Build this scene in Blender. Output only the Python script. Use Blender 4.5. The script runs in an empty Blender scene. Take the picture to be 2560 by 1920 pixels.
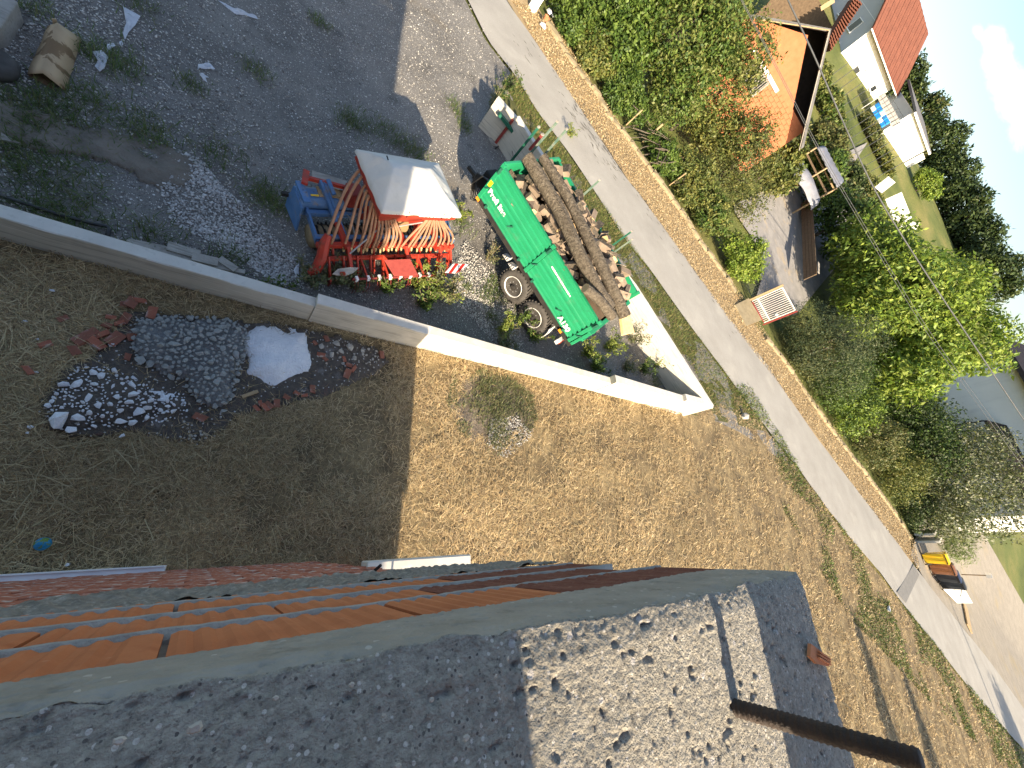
import bpy, math, random
import numpy as np
from mathutils import Vector, Matrix, Quaternion

# ------------------------------------------------------------------ camera
S = bpy.context.scene
COL = S.collection
F_PX, CAMH = 961.0, 7.0
ROT = np.array([[0.79550659, 0.19692346, 0.57305359],
                [-0.03695379, -0.92819217, 0.37026169],
                [0.60481707, -0.31572212, -0.73110591]])      # world axes seen from the lens
cam = bpy.data.cameras.new('camera')
cam.sensor_width = 36.0
cam.lens = 36.0 * F_PX / 2560.0
cam.clip_start = 0.02
cam.clip_end = 3000
camo = bpy.data.objects.new('camera', cam)
COL.objects.link(camo)
m = Matrix.Identity(4)
for i in range(3):
    m[i][0] = ROT[i, 0]
    m[i][1] = -ROT[i, 1]
    m[i][2] = -ROT[i, 2]
m[2][3] = CAMH
camo.matrix_world = m
S.camera = camo

# ------------------------------------------------------------------ sky and sun
SUN_EL, SUN_AZ = math.radians(23.5), math.radians(88.5)       # SUN_AZ: where the shadows point
W = bpy.data.worlds.new('World')
S.world = W
W.use_nodes = True
wn, wl = W.node_tree.nodes, W.node_tree.links
for n in list(wn):
    wn.remove(n)
out = wn.new('ShaderNodeOutputWorld')
bg = wn.new('ShaderNodeBackground')
sky = wn.new('ShaderNodeTexSky')
sky.sky_type = 'NISHITA'
sky.sun_disc = False
sky.sun_elevation = SUN_EL
sky.sun_rotation = math.pi
sky.air_density = 1.0
sky.dust_density = 1.6
sky.ozone_density = 1.0
bg.inputs[1].default_value = 0.105
tcw = wn.new('ShaderNodeTexCoord')
# scattered fair-weather clouds, drawn on the sky by direction
def wmath(op, a, b=None, c=None):
    n = wn.new('ShaderNodeMath')
    n.operation = op
    for i, v in enumerate((a, b, c)):
        if v is None:
            continue
        if hasattr(v, 'is_linked'):
            wl.new(v, n.inputs[i])
        else:
            n.inputs[i].default_value = v
    return n.outputs[0]
mp = wn.new('ShaderNodeMapping')
mp.inputs['Scale'].default_value = (1, 1, 2.4)
wl.new(tcw.outputs['Generated'], mp.inputs[0])
nz = wn.new('ShaderNodeTexNoise')
nz.inputs['Scale'].default_value = 14
nz.inputs['Detail'].default_value = 9
nz.inputs['Roughness'].default_value = 0.6
wl.new(mp.outputs[0], nz.inputs[0])
blobs = None
rr = random.Random(5)
CL = [(41.0, 9.2, 1.2), (39.4, 9.6, 2.0), (37.8, 9.5, 2.5), (36, 9.6, 2.9), (34.2, 9.6, 3.3), (32.2, 9.8, 3.7), (30, 10.2, 4), (27.5, 10.6, 4.4), (24, 11.5, 5), (46.5, 11.2, .8)]
for k in range(16):
    CL.append((rr.uniform(60, 380), rr.uniform(9, 34), rr.uniform(4, 9)))
for az, el, r in CL:
    a, e = math.radians(az), math.radians(el)
    v = wn.new('ShaderNodeVectorMath')
    v.operation = 'DISTANCE'
    wl.new(mp.outputs[0], v.inputs[0])
    v.inputs[1].default_value = (math.cos(a) * math.cos(e), math.sin(a) * math.cos(e), math.sin(e) * 2.4)
    d = wmath('DIVIDE', v.outputs['Value'], math.radians(r))
    d = wmath('SUBTRACT', 1.0, d)
    blobs = d if blobs is None else wmath('MAXIMUM', blobs, d)
blobs = wmath('MAXIMUM', blobs, -0.4)
dens = wmath('ADD', blobs, wmath('MULTIPLY', wmath('SUBTRACT', nz.outputs[0], 0.5), 2.1))
mr = wn.new('ShaderNodeMapRange')
mr.interpolation_type = 'SMOOTHSTEP'
mr.inputs[1].default_value = 0.02
mr.inputs[2].default_value = 0.75
wl.new(dens, mr.inputs[0])
mixw = wn.new('ShaderNodeMix')
mixw.data_type = 'RGBA'
wl.new(wmath('MULTIPLY', mr.outputs[0], 0.85), mixw.inputs[0])
wl.new(sky.outputs[0], mixw.inputs[6])
mixw.inputs[7].default_value = (5.6, 5.7, 5.9, 1)
wl.new(mixw.outputs[2], bg.inputs[0])
wl.new(bg.outputs[0], out.inputs[0])

sun = bpy.data.lights.new('sun', 'SUN')
sun.energy = 5.0
sun.angle = math.radians(0.53)
sun.color = (1.0, 0.83, 0.61)
suno = bpy.data.objects.new('sun', sun)
COL.objects.link(suno)
sdir = Vector((math.cos(SUN_AZ) * math.cos(SUN_EL), math.sin(SUN_AZ) * math.cos(SUN_EL), -math.sin(SUN_EL)))
suno.rotation_euler = sdir.to_track_quat('-Z', 'Y').to_euler()
suno.location = (0, -30, 40)
S.view_settings.view_transform = 'Standard'
S.view_settings.look = 'None'
S.view_settings.exposure = 1.45
S.view_settings.gamma = 1
S.view_settings.use_curve_mapping = False
S.cycles.max_bounces = 6
S.cycles.diffuse_bounces = 3
S.cycles.transmission_bounces = 3
S.cycles.transparent_max_bounces = 4

# ------------------------------------------------------------------ helpers
rnd = random.Random(11)
NR = np.random.default_rng(7)

def at(px, py, z=0.0):
    """where the line of sight through a point of the photograph meets height z"""
    d = ROT @ np.array([px - 1280.0, py - 960.0, F_PX])
    t = (z - CAMH) / d[2]
    return Vector((d[0] * t, d[1] * t, z))

def look(az, el, r):
    a, e = math.radians(az), math.radians(el)
    return Vector((r * math.cos(a), r * math.sin(a), CAMH + r * math.tan(e)))

def zt(x, y):
    """height of the land: flat plot, yard and road, then a hill behind the gardens"""
    s = 0.52 * np.asarray(x, float) + 0.85 * np.asarray(y, float) - 27.5
    s = np.where(s > 0, s, 0)
    z = 0.225 * s * s / (s + 6.0)
    return np.where(z < 10, z, 10 + 5.5 * (1 - np.exp(-(z - 10) / 5.5)))

def ztf(x, y):
    return float(zt(x, y))

def vnoise(x, y, seed=0):
    x = np.asarray(x, float); y = np.asarray(y, float)
    xi = np.floor(x).astype(np.int64); yi = np.floor(y).astype(np.int64)
    fx = x - xi; fy = y - yi
    fx = fx * fx * (3 - 2 * fx); fy = fy * fy * (3 - 2 * fy)
    def h(a, b):
        n = (a * 374761393 + b * 668265263 + seed * 1442695041) & 0x7fffffff
        n = ((n ^ (n >> 13)) * 1274126177) & 0x7fffffff
        return ((n ^ (n >> 16)) & 0xffff) / 65535.0
    a = h(xi, yi) * (1 - fx) + h(xi + 1, yi) * fx
    b = h(xi, yi + 1) * (1 - fx) + h(xi + 1, yi + 1) * fx
    return a * (1 - fy) + b * fy

def fbm(x, y, seed=0, oct=4):
    v = 0; a = .5; t = 0
    for o in range(oct):
        v = v + a * vnoise(np.asarray(x) * 2 ** o, np.asarray(y) * 2 ** o, seed + o * 17)
        t += a; a *= .5
    return v / t

def tag(o, label=None, cat=None, group=None, kind=None):
    if label: o['label'] = label
    if cat: o['category'] = cat
    if group: o['group'] = group
    if kind: o['kind'] = kind
    return o

def empty(name, label, cat, loc=(0, 0, 0), rz=0.0, group=None):
    o = bpy.data.objects.new(name, None)
    COL.objects.link(o)
    o.empty_display_size = .2
    o.location = loc
    o.rotation_euler = (0, 0, rz)
    return tag(o, label, cat, group)

def pmat(o):
    return Matrix.Translation(o.location) @ o.rotation_euler.to_matrix().to_4x4()

def link(name, me, mat=None, parent=None, world=False, smooth=False):
    if mat is not None and not me.materials:
        me.materials.append(mat)
    o = bpy.data.objects.new(name, me)
    COL.objects.link(o)
    if parent is not None:
        o.parent = parent
        if world:
            o.matrix_parent_inverse = pmat(parent).inverted()
    if smooth:
        me.polygons.foreach_set('use_smooth', np.ones(len(me.polygons), bool))
    return o

def npmesh(name, V, Fc, col=None):
    """V (n,3), Fc (m,k) all faces of one size; col (n,3) per point"""
    V = np.ascontiguousarray(V, np.float32); Fc = np.ascontiguousarray(Fc, np.int32)
    me = bpy.data.meshes.new(name)
    me.vertices.add(len(V)); me.vertices.foreach_set('co', V.ravel())
    mm, k = Fc.shape
    me.loops.add(mm * k); me.loops.foreach_set('vertex_index', Fc.ravel())
    me.polygons.add(mm)
    me.polygons.foreach_set('loop_start', np.arange(0, mm * k, k, dtype=np.int32))
    me.update(calc_edges=True)
    if col is not None:
        a = me.color_attributes.new('col', 'FLOAT_COLOR', 'POINT')
        c = np.ones((len(V), 4), np.float32); c[:, :3] = col
        a.data.foreach_set('color', c.ravel())
    return me

class MB:
    def __init__(self):
        self.v = []; self.f = []
    def add(self, vs, fs):
        b = len(self.v)
        self.v += [tuple(p) for p in vs]
        self.f += [tuple(i + b for i in f) for f in fs]
        return self
    def box(self, c, s, rz=0.0, R=None):
        M = R if R is not None else Matrix.Rotation(rz, 3, 'Z')
        c = Vector(c); vs = []
        for dx in (-.5, .5):
            for dy in (-.5, .5):
                for dz in (-.5, .5):
                    vs.append(c + M @ Vector((dx * s[0], dy * s[1], dz * s[2])))
        return self.add(vs, [(0, 1, 3, 2), (4, 6, 7, 5), (0, 4, 5, 1), (2, 3, 7, 6), (0, 2, 6, 4), (1, 5, 7, 3)])
    def beam(self, p, q, w, h, roll=(0, 0, 1)):
        p = Vector(p); q = Vector(q); d = (q - p).normalized()
        u = Vector(roll); s = d.cross(u)
        if s.length < 1e-4: s = d.cross(Vector((1, 0, 0)))
        s.normalize(); u = s.cross(d)
        vs = []
        for e in (p, q):
            for a, b in ((-1, -1), (1, -1), (1, 1), (-1, 1)):
                vs.append(e + s * a * w / 2 + u * b * h / 2)
        return self.add(vs, [(3, 2, 1, 0), (4, 5, 6, 7), (0, 1, 5, 4), (1, 2, 6, 5), (2, 3, 7, 6), (3, 0, 4, 7)])
    def tube(self, pts, r, n=8, caps=True, jit=0.0):
        pts = [Vector(p) for p in pts]
        rs = r if isinstance(r, (list, tuple)) else [r] * len(pts)
        vs = []; fs = []
        d0 = (pts[1] - pts[0]).normalized()
        ref = Vector((0, 0, 1)) if abs(d0.z) < .9 else Vector((1, 0, 0))
        for i, p in enumerate(pts):
            d = (pts[min(i + 1, len(pts) - 1)] - pts[max(i - 1, 0)]).normalized()
            s = d.cross(ref).normalized(); u = s.cross(d)
            for k in range(n):
                a = 2 * math.pi * k / n
                q = rs[i] * (1 + (rnd.uniform(-jit, jit) if jit else 0))
                vs.append(p + s * math.cos(a) * q + u * math.sin(a) * q)
        for i in range(len(pts) - 1):
            for k in range(n):
                fs.append((i * n + k, i * n + (k + 1) % n, (i + 1) * n + (k + 1) % n, (i + 1) * n + k))
        if caps:
            fs.append(tuple(range(n))[::-1]); fs.append(tuple((len(pts) - 1) * n + k for k in range(n)))
        return self.add(vs, fs)
    def prism(self, poly, axis_o, ax, ay, az, length):
        """poly in the (ax, ay) plane at axis_o, extruded along az"""
        o = Vector(axis_o); ax = Vector(ax); ay = Vector(ay); az = Vector(az)
        n = len(poly)
        vs = [o + ax * a + ay * b for a, b in poly] + [o + ax * a + ay * b + az * length for a, b in poly]
        fs = [tuple(range(n))[::-1], tuple(range(n, 2 * n))]
        fs += [(i, (i + 1) % n, n + (i + 1) % n, n + i) for i in range(n)]
        return self.add(vs, fs)
    def lathe(self, prof, c, axis, n=24):
        """prof: (offset along axis, radius)"""
        c = Vector(c); d = Vector(axis).normalized()
        ref = Vector((0, 0, 1)) if abs(d.z) < .9 else Vector((1, 0, 0))
        s = d.cross(ref).normalized(); u = s.cross(d)
        vs = []; fs = []
        for o, r in prof:
            for k in range(n):
                a = 2 * math.pi * k / n
                vs.append(c + d * o + s * math.cos(a) * r + u * math.sin(a) * r)
        for i in range(len(prof) - 1):
            for k in range(n):
                fs.append((i * n + k, i * n + (k + 1) % n, (i + 1) * n + (k + 1) % n, (i + 1) * n + k))
        fs.append(tuple(range(n))[::-1]); fs.append(tuple((len(prof) - 1) * n + k for k in range(n)))
        return self.add(vs, fs)
    def mesh(self, name):
        me = bpy.data.meshes.new(name)
        me.from_pydata(self.v, [], self.f)
        me.update()
        return me
    def build(self, name, mat, parent=None, world=False, smooth=False, bevel=0.0):
        o = link(name, self.mesh(name), mat, parent, world, smooth)
        if bevel:
            b = o.modifiers.new('bevel', 'BEVEL'); b.width = bevel; b.segments = 2; b.limit_method = 'ANGLE'
        return o

# ------------------------------------------------------------------ materials
def mat(name, cols, scale=4.0, rough=.85, bump=0.0, bscale=None, layers=(), stretch=(1, 1, 1), spec=.25, metal=0.0,
        attr=False, transl=0.0, detail=7, coord='Object', bdist=.02):
    M = bpy.data.materials.new(name)
    M.use_nodes = True
    N, L = M.node_tree.nodes, M.node_tree.links
    P = N['Principled BSDF']; O = N['Material Output']
    P.inputs['Roughness'].default_value = rough
    P.inputs['Specular IOR Level'].default_value = spec
    P.inputs['Metallic'].default_value = metal
    tc = N.new('ShaderNodeTexCoord'); mp = N.new('ShaderNodeMapping')
    mp.inputs['Scale'].default_value = stretch
    L.new(tc.outputs[coord], mp.inputs[0])
    def noise(sc, det=detail, ro=.6):
        n = N.new('ShaderNodeTexNoise')
        n.inputs['Scale'].default_value = sc; n.inputs['Detail'].default_value = det; n.inputs['Roughness'].default_value = ro
        L.new(mp.outputs[0], n.inputs[0])
        return n.outputs[0]
    n0 = noise(scale)
    rp = N.new('ShaderNodeValToRGB')
    el = rp.color_ramp.elements
    while len(el) < len(cols): el.new(.5)
    for e, c in zip(el, cols):
        if len(c) == 2: e.position = c[0]; c = c[1]
        e.color = (*c, 1)
    if len(cols[0]) != 2:
        for i, e in enumerate(el): e.position = .3 + .4 * i / max(1, len(cols) - 1)
    L.new(n0, rp.inputs[0])
    cur = rp.outputs[0]
    if attr:
        a = N.new('ShaderNodeAttribute'); a.attribute_name = 'col'
        mx = N.new('ShaderNodeMix'); mx.data_type = 'RGBA'; mx.blend_type = 'MULTIPLY'; mx.inputs[0].default_value = 1
        L.new(a.outputs[0], mx.inputs[6]); L.new(cur, mx.inputs[7]); cur = mx.outputs[2]
    for ly in layers:
        kind, c, sc, lo, hi = ly[:5]
        st = ly[5] if len(ly) > 5 else 1.0
        if kind == 'noise':
            src = noise(sc)
        elif kind == 'voro':
            v = N.new('ShaderNodeTexVoronoi'); v.inputs['Scale'].default_value = sc
            L.new(mp.outputs[0], v.inputs[0]); src = v.outputs['Distance']
        elif kind == 'cell':            # whole cells picked at random
            v = N.new('ShaderNodeTexVoronoi'); v.inputs['Scale'].default_value = sc
            L.new(mp.outputs[0], v.inputs[0])
            sp = N.new('ShaderNodeSeparateColor'); L.new(v.outputs['Color'], sp.inputs[0]); src = sp.outputs[0]
        elif kind == 'streak':          # stretched noise
            m2 = N.new('ShaderNodeMapping'); m2.inputs['Scale'].default_value = sc
            L.new(tc.outputs[coord], m2.inputs[0])
            nn = N.new('ShaderNodeTexNoise'); nn.inputs['Scale'].default_value = 1; nn.inputs['Detail'].default_value = 5
            L.new(m2.outputs[0], nn.inputs[0]); src = nn.outputs[0]
        elif kind == 'speck':           # small stones: voronoi cells chosen at random, round
            v = N.new('ShaderNodeTexVoronoi'); v.inputs['Scale'].default_value = sc
            L.new(mp.outputs[0], v.inputs[0])
            sp = N.new('ShaderNodeSeparateColor'); L.new(v.outputs['Color'], sp.inputs[0])
            ma = N.new('ShaderNodeMath'); ma.operation = 'GREATER_THAN'; L.new(sp.outputs[0], ma.inputs[0]); ma.inputs[1].default_value = lo
            mb = N.new('ShaderNodeMath'); mb.operation = 'LESS_THAN'; L.new(v.outputs['Distance'], mb.inputs[0]); mb.inputs[1].default_value = hi
            mc = N.new('ShaderNodeMath'); mc.operation = 'MULTIPLY'; L.new(ma.outputs[0], mc.inputs[0]); L.new(mb.outputs[0], mc.inputs[1])
            src = mc.outputs[0]; lo, hi = .4, .6
        r = N.new('ShaderNodeMapRange'); r.inputs[1].default_value = lo; r.inputs[2].default_value = hi
        r.inputs[4].default_value = st
        L.new(src, r.inputs[0])
        mx = N.new('ShaderNodeMix'); mx.data_type = 'RGBA'
        L.new(r.outputs[0], mx.inputs[0]); L.new(cur, mx.inputs[6]); mx.inputs[7].default_value = (*c, 1)
        cur = mx.outputs[2]
    L.new(cur, P.inputs['Base Color'])
    if bump:
        b = N.new('ShaderNodeBump'); b.inputs['Strength'].default_value = bump; b.inputs['Distance'].default_value = bdist
        L.new(noise(bscale or scale * 4), b.inputs['Height']); L.new(b.outputs[0], P.inputs['Normal'])
    if transl:
        t = N.new('ShaderNodeBsdfTranslucent'); L.new(cur, t.inputs[0])
        ms = N.new('ShaderNodeMixShader'); ms.inputs[0].default_value = transl
        L.new(P.outputs[0], ms.inputs[1]); L.new(t.outputs[0], ms.inputs[2]); L.new(ms.outputs[0], O.inputs[0])
    return M

G = (.5, .5, .5)
M = {}
M['brick_dull'] = mat('brick_dull', [(.22, .085, .055), (.3, .13, .085)], 7, .95, .6, 40, [('noise', (.36, .28, .24), 9, .55, .66, .6)], bdist=.008)
M['straw_soil'] = mat('straw_soil', [(.1, .075, .045), (.2, .15, .08), (.33, .25, .13)], 1.1, .95, .6, 45,
    [('noise', (.42, .32, .17), 40, .55, .72, .7), ('noise', (.06, .048, .032), 14, .54, .68, .8), ('noise', (.17, .17, .06), .55, .62, .75, .6)])
M['straw'] = mat('straw', [(.9, .9, .9), (1, 1, 1)], 3, .75, attr=True, transl=.12)
M['leaf'] = mat('leaf', [(.8, .8, .8), (1.05, 1.05, 1.05)], .8, .55, attr=True, transl=.28, spec=.35)
M['litter'] = mat('litter', [(.85, .85, .85), (1, 1, 1)], 3, .9, attr=True)
M['pebble'] = mat('pebble', [(.8, .8, .8), (1, 1, 1)], 20, .9, attr=True)
M['gravel'] = mat('gravel', [(.12, .113, .105), (.19, .18, .165), (.25, .235, .21)], .5, .95, .9, 60,
    [('noise', (.06, .058, .055), 1.3, .55, .7, .7), ('noise', (.34, .32, .28), 90, .5, .68, .75), ('speck', (.62, .6, .55), 42, .82, .33),
     ('speck', (.66, .64, .6), 19, .94, .3), ('noise', (.045, .044, .042), 34, .56, .66, .8), ('noise', (.17, .14, .1), .35, .58, .7, .6)], bdist=.03)
M['dirt'] = mat('dirt', [(.13, .115, .095), (.21, .18, .145)], 3, .95, .9, 14, [('noise', (.24, .2, .16), 30, .55, .75, .6)], bdist=.05)
M['asphalt'] = mat('asphalt', [(.3, .285, .255), (.37, .355, .32)], .7, .92, .35, 120,
    [('noise', (.22, .21, .19), 60, .5, .7, .6), ('noise', (.5, .48, .43), 75, .55, .75, .7), ('noise', (.25, .24, .215), .25, .54, .7, .5), ('noise', (.44, .42, .37), .6, .56, .72, .5)])
M['asphalt_crack'] = mat('asphalt_crack', [(.09, .085, .075), (.13, .12, .11)], 9, .95)
M['asphalt_patch'] = mat('asphalt_patch', [(.17, .165, .155), (.22, .215, .2)], 3, .92, .3, 110, [('noise', (.28, .27, .25), 140, .55, .75, .6)])
M['pale_gravel'] = mat('pale_gravel', [(.22, .195, .16), (.3, .27, .22)], 1.2, .95, .7, 60, [('noise', (.42, .385, .32), 30, .5, .7, .7), ('noise', (.3, .24, .13), .3, .56, .7, .6)])
M['verge_soil'] = mat('verge_soil', [(.28, .21, .115), (.4, .3, .17)], 4, .95, .8, 30, [('noise', (.38, .28, .15), 40, .5, .7, .7), ('noise', (.1, .075, .045), 30, .55, .7, .6)])
M['meadow'] = mat('meadow', [(.055, .075, .02), (.11, .13, .035), (.2, .18, .06)], .12, .95, .8, 9, [('noise', (.05, .07, .02), 5, .5, .7, .6), ('noise', (.24, .2, .08), .05, .5, .62, .55)], bdist=.1)
M['garden'] = mat('garden', [(.06, .05, .03), (.09, .085, .035), (.13, .115, .06)], .8, .95, .8, 20)
M['green_soil'] = mat('green_soil', [(.055, .065, .022), (.12, .115, .04)], 2.2, .95, .8, 30, [('noise', (.2, .16, .07), 12, .55, .7, .7)])
M['kerb'] = mat('kerb', [(.23, .185, .11), (.34, .28, .175)], 3, .93, .8, 18, [('noise', (.42, .35, .23), 14, .55, .72, .6), ('noise', (.15, .125, .075), 20, .6, .75, .7)])
M['wall_conc'] = mat('wall_conc', [(.46, .43, .36), (.56, .53, .45)], 1.2, .9, .3, 60,
    [('streak', (.3, .28, .24), (1.2, 1.2, 26), .52, .68, .7), ('noise', (.64, .6, .52), 2.0, .55, .7, .6), ('streak', (.7, .67, .6), (.9, .9, 34), .6, .72, .5)], bdist=.006)
M['wall_top'] = mat('wall_top', [(.5, .48, .43), (.6, .58, .52)], 2, .9, .3, 50, [('noise', (.4, .38, .34), 9, .58, .72, .6), ('noise', (.7, .68, .63), 5, .6, .7, .5)], bdist=.006)
M['slab'] = mat('slab', [(.25, .235, .2), (.35, .33, .28), (.44, .415, .355)], 60, .95, 1.0, 150,
    [('noise', (.16, .15, .13), 90, .56, .7, .7), ('noise', (.5, .47, .4), 130, .55, .7, .7), ('speck', (.6, .57, .52), 130, .88, .36), ('speck', (.14, .13, .12), 170, .9, .34), ('speck', (.5, .48, .46), 48, .965, .3),
     ('noise', (.3, .2, .05), 30, .74, .78, .7), ('noise', (.15, .14, .125), 160, .58, .66, .7)], bdist=.011)
M['slab_face'] = mat('slab_face', [(.24, .23, .2), (.33, .315, .275)], 9, .95, .7, 120,
    [('streak', (.28, .265, .22), (8, 8, 60), .55, .7, .6), ('speck', (.4, .38, .34), 60, .9, .3), ('noise', (.09, .085, .07), 12, .6, .75, .6)], bdist=.004)
M['rough_conc'] = mat('rough_conc', [(.14, .135, .12), (.3, .285, .25)], 30, .95, .9, 90, [('noise', (.4, .385, .35), 60, .56, .7, .6)], bdist=.01)
M['mortar'] = mat('mortar', [(.26, .25, .225), (.38, .365, .33)], 25, .95, .8, 120, bdist=.006)
M['brick'] = mat('brick', [(.36, .125, .055), (.45, .165, .07), (.5, .2, .09)], 5, .85, .3, 80,
    [('noise', (.34, .1, .04), 9, .58, .72, .6), ('noise', (.6, .38, .26), 24, .68, .76, .55)], bdist=.004)
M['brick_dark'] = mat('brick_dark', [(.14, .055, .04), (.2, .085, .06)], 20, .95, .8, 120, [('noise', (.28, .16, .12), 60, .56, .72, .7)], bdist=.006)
M['brick_old'] = mat('brick_old', [(.3, .1, .06), (.4, .16, .1)], 7, .95, .7, 50, [('noise', (.5, .46, .42), 9, .53, .62, .85)], bdist=.008)
M['white_board'] = mat('white_board', [(.72, .73, .74), (.8, .8, .8)], 6, .7)
M['rust'] = mat('rust', [(.02, .016, .014), (.05, .033, .025)], 30, .75, .5, 90, spec=.4)
M['lime'] = mat('lime', [(.8, .81, .83), (.9, .9, .9)], 12, .95, .9, 30, [('noise', (.68, .69, .71), 22, .58, .7, .6)], bdist=.05)
M['stone_grey'] = mat('stone_grey', [(.29, .295, .27), (.4, .4, .37)], 6, .92, .5, 30, [('noise', (.2, .205, .2), 12, .58, .72, .6)])
M['stone_white'] = mat('stone_white', [(.66, .66, .67), (.82, .82, .82)], 7, .92, .5, 30, [('noise', (.4, .39, .38), 8, .6, .72, .6)])
M['stone_beige'] = mat('stone_beige', [(.36, .33, .28), (.5, .47, .41)], 8, .92, .5, 30, [('noise', (.27, .24, .2), 12, .58, .7, .6)])
M['stone_pile_base'] = mat('stone_pile_base', [(.2, .2, .195), (.3, .3, .29)], 9, .95, .9, 30, [('noise', (.13, .13, .125), 25, .55, .7, .7)], bdist=.05)
M['rubble_base'] = mat('rubble_base', [(.08, .068, .058), (.15, .125, .1)], 12, .95, .9, 40, [('speck', (.5, .49, .47), 24, .84, .3), ('noise', (.2, .1, .075), 5, .62, .7, .6), ('noise', (.38, .37, .36), 2.2, .58, .7, .55)], bdist=.04)
M['card'] = mat('card', [(.42, .3, .175), (.5, .36, .22)], 2.5, .85, layers=[('streak', (.2, .125, .065), (1.6, 2.8, 2.6), .565, .585, .95)])
M['card_in'] = mat('card_in', [(.16, .1, .06), (.24, .16, .09)], 6, .9)
M['film'] = mat('film', [(.62, .65, .7), (.8, .82, .86)], 14, .35, .5, 26, transl=.3, spec=.5)
M['wood_grey'] = mat('wood_grey', [(.26, .24, .21), (.38, .355, .31)], 5, .9, .4, 30, [('streak', (.18, .165, .14), (2, 26, 26), .55, .7, .7)])
M['wood'] = mat('wood', [(.34, .24, .13), (.45, .33, .19)], 6, .85, .4, 30)
M['wood_dark'] = mat('wood_dark', [(.1, .07, .045), (.17, .12, .075)], 6, .9, .4, 30)
M['bark'] = mat('bark', [(.07, .057, .043), (.13, .108, .08), (.2, .17, .13)], 14, .95, 1.0, 26, [('noise', (.34, .31, .25), 40, .6, .7, .7), ('noise', (.035, .028, .02), 24, .55, .66, .8)], bdist=.08)
M['cutwood'] = mat('cutwood', [(.5, .34, .16), (.62, .45, .24)], 9, .85, .4, 40)
M['splitwood'] = mat('splitwood', [(.15, .115, .085), (.24, .185, .135), (.34, .27, .2)], 4, .9, .6, 26, [('noise', (.14, .1, .07), 7, .58, .7, .6)])
M['green'] = mat('green', [(.012, .22, .095), (.018, .27, .12)], 1.5, .45, spec=.5, layers=[('noise', (.02, .15, .075), 5, .58, .75, .6), ('noise', (.14, .2, .14), 2, .58, .78, .45), ('noise', (.16, .15, .1), 30, .68, .74, .7)])
M['green_dark'] = mat('green_dark', [(.01, .09, .055), (.03, .14, .09)], 6, .6)
M['green_pole'] = mat('green_pole', [(.06, .13, .095), (.13, .19, .15), (.26, .25, .2)], 8, .7)
M['rubber'] = mat('rubber', [(.045, .042, .038), (.085, .078, .07)], 6, .85, .3, 60, spec=.3)
M['rim'] = mat('rim', [(.56, .55, .52), (.66, .65, .62)], 5, .5, spec=.5, layers=[('noise', (.33, .25, .17), 7, .66, .74, .6)])
M['black'] = mat('black', [(.012, .012, .013), (.03, .03, .032)], 6, .5)
M['hose_black'] = mat('hose_black', [(.014, .014, .015), (.03, .03, .03)], 6, .45, spec=.5)
M['chassis'] = mat('chassis', [(.02, .02, .02), (.04, .036, .03)], 6, .7)
M['red'] = mat('red', [(.33, .03, .016), (.42, .042, .02)], 3, .55, spec=.4, layers=[('noise', (.17, .05, .03), 9, .52, .7, .75), ('noise', (.3, .17, .09), 5, .58, .72, .55)])
M['red_plate'] = mat('red_plate', [(.2, .035, .03), (.27, .05, .04)], 8, .75, .4, 60)
M['blue'] = mat('blue', [(.06, .15, .32), (.1, .21, .4)], 4, .6, spec=.4, layers=[('noise', (.24, .2, .15), 6, .54, .68, .75), ('noise', (.04, .05, .07), 14, .6, .7, .6)])
M['tarp'] = mat('tarp', [(.5, .49, .455), (.58, .57, .53)], 2.5, .55, .5, 5, spec=.4, layers=[('noise', (.42, .41, .38), 4, .58, .72, .5)], bdist=.03)
M['hose'] = mat('hose', [(.3, .16, .1), (.38, .22, .135)], 7, .75, layers=[('noise', (.3, .19, .12), 12, .58, .72, .6)])
M['hose_tan'] = mat('hose_tan', [(.5, .36, .18), (.58, .43, .22)], 7, .65)
M['fan'] = mat('fan', [(.2, .13, .06), (.28, .19, .09)], 6, .7)
M['dusty'] = mat('dusty', [(.28, .2, .11), (.42, .31, .18)], 9, .95, .8, 30)
M['white'] = mat('white', [(.76, .76, .74), (.82, .82, .8)], 3, .6)
M['white_text'] = mat('white_text', [(.8, .8, .78), (.84, .84, .82)], 3, .6)
M['sign_red'] = mat('sign_red', [(.6, .02, .015), (.66, .03, .02)], 3, .45)
M['amber'] = mat('amber', [(.75, .25, .02), (.8, .3, .03)], 3, .3)
M['lamp_red'] = mat('lamp_red', [(.3, .04, .02), (.4, .07, .03)], 3, .3)
M['plaster_w'] = mat('plaster_w', [(.74, .73, .68), (.8, .79, .745)], .5, .9, layers=[('noise', (.68, .65, .58), 2, .58, .74, .5)])
M['plaster_grey_shade'] = mat('plaster_grey_shade', [(.4, .42, .45), (.45, .47, .5)], .7, .9)  # grey of the frieze; on end walls it is shade put into colour
M['plaster_b'] = mat('plaster_b', [(.66, .65, .61), (.72, .71, .67)], .4, .9, layers=[('streak', (.56, .55, .53), (1.5, 1.5, .3), .52, .7, .6)])
M['roof_red'] = mat('roof_red', [(.12, .045, .03), (.17, .065, .042)], 1.2, .85, layers=[('noise', (.12, .05, .035), 2, .5, .7, .7)])
M['roof_grey'] = mat('roof_grey', [(.1, .1, .105), (.16, .16, .165)], 3, .9, .5, 12, [('noise', (.26, .25, .23), 9, .58, .7, .6)])
M['roof_metal'] = mat('roof_metal', [(.13, .14, .17), (.2, .21, .25)], 2, .55, spec=.5, layers=[('noise', (.2, .13, .09), 3, .6, .7, .6)])
M['glass'] = mat('glass', [(.015, .018, .022), (.03, .035, .04)], 2, .12, spec=.6)
M['brick_house'] = mat('brick_house', [(.44, .15, .07), (.54, .2, .1)], 3, .9, .3, 20, [('noise', (.36, .12, .06), 6, .56, .7, .6)])
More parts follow.
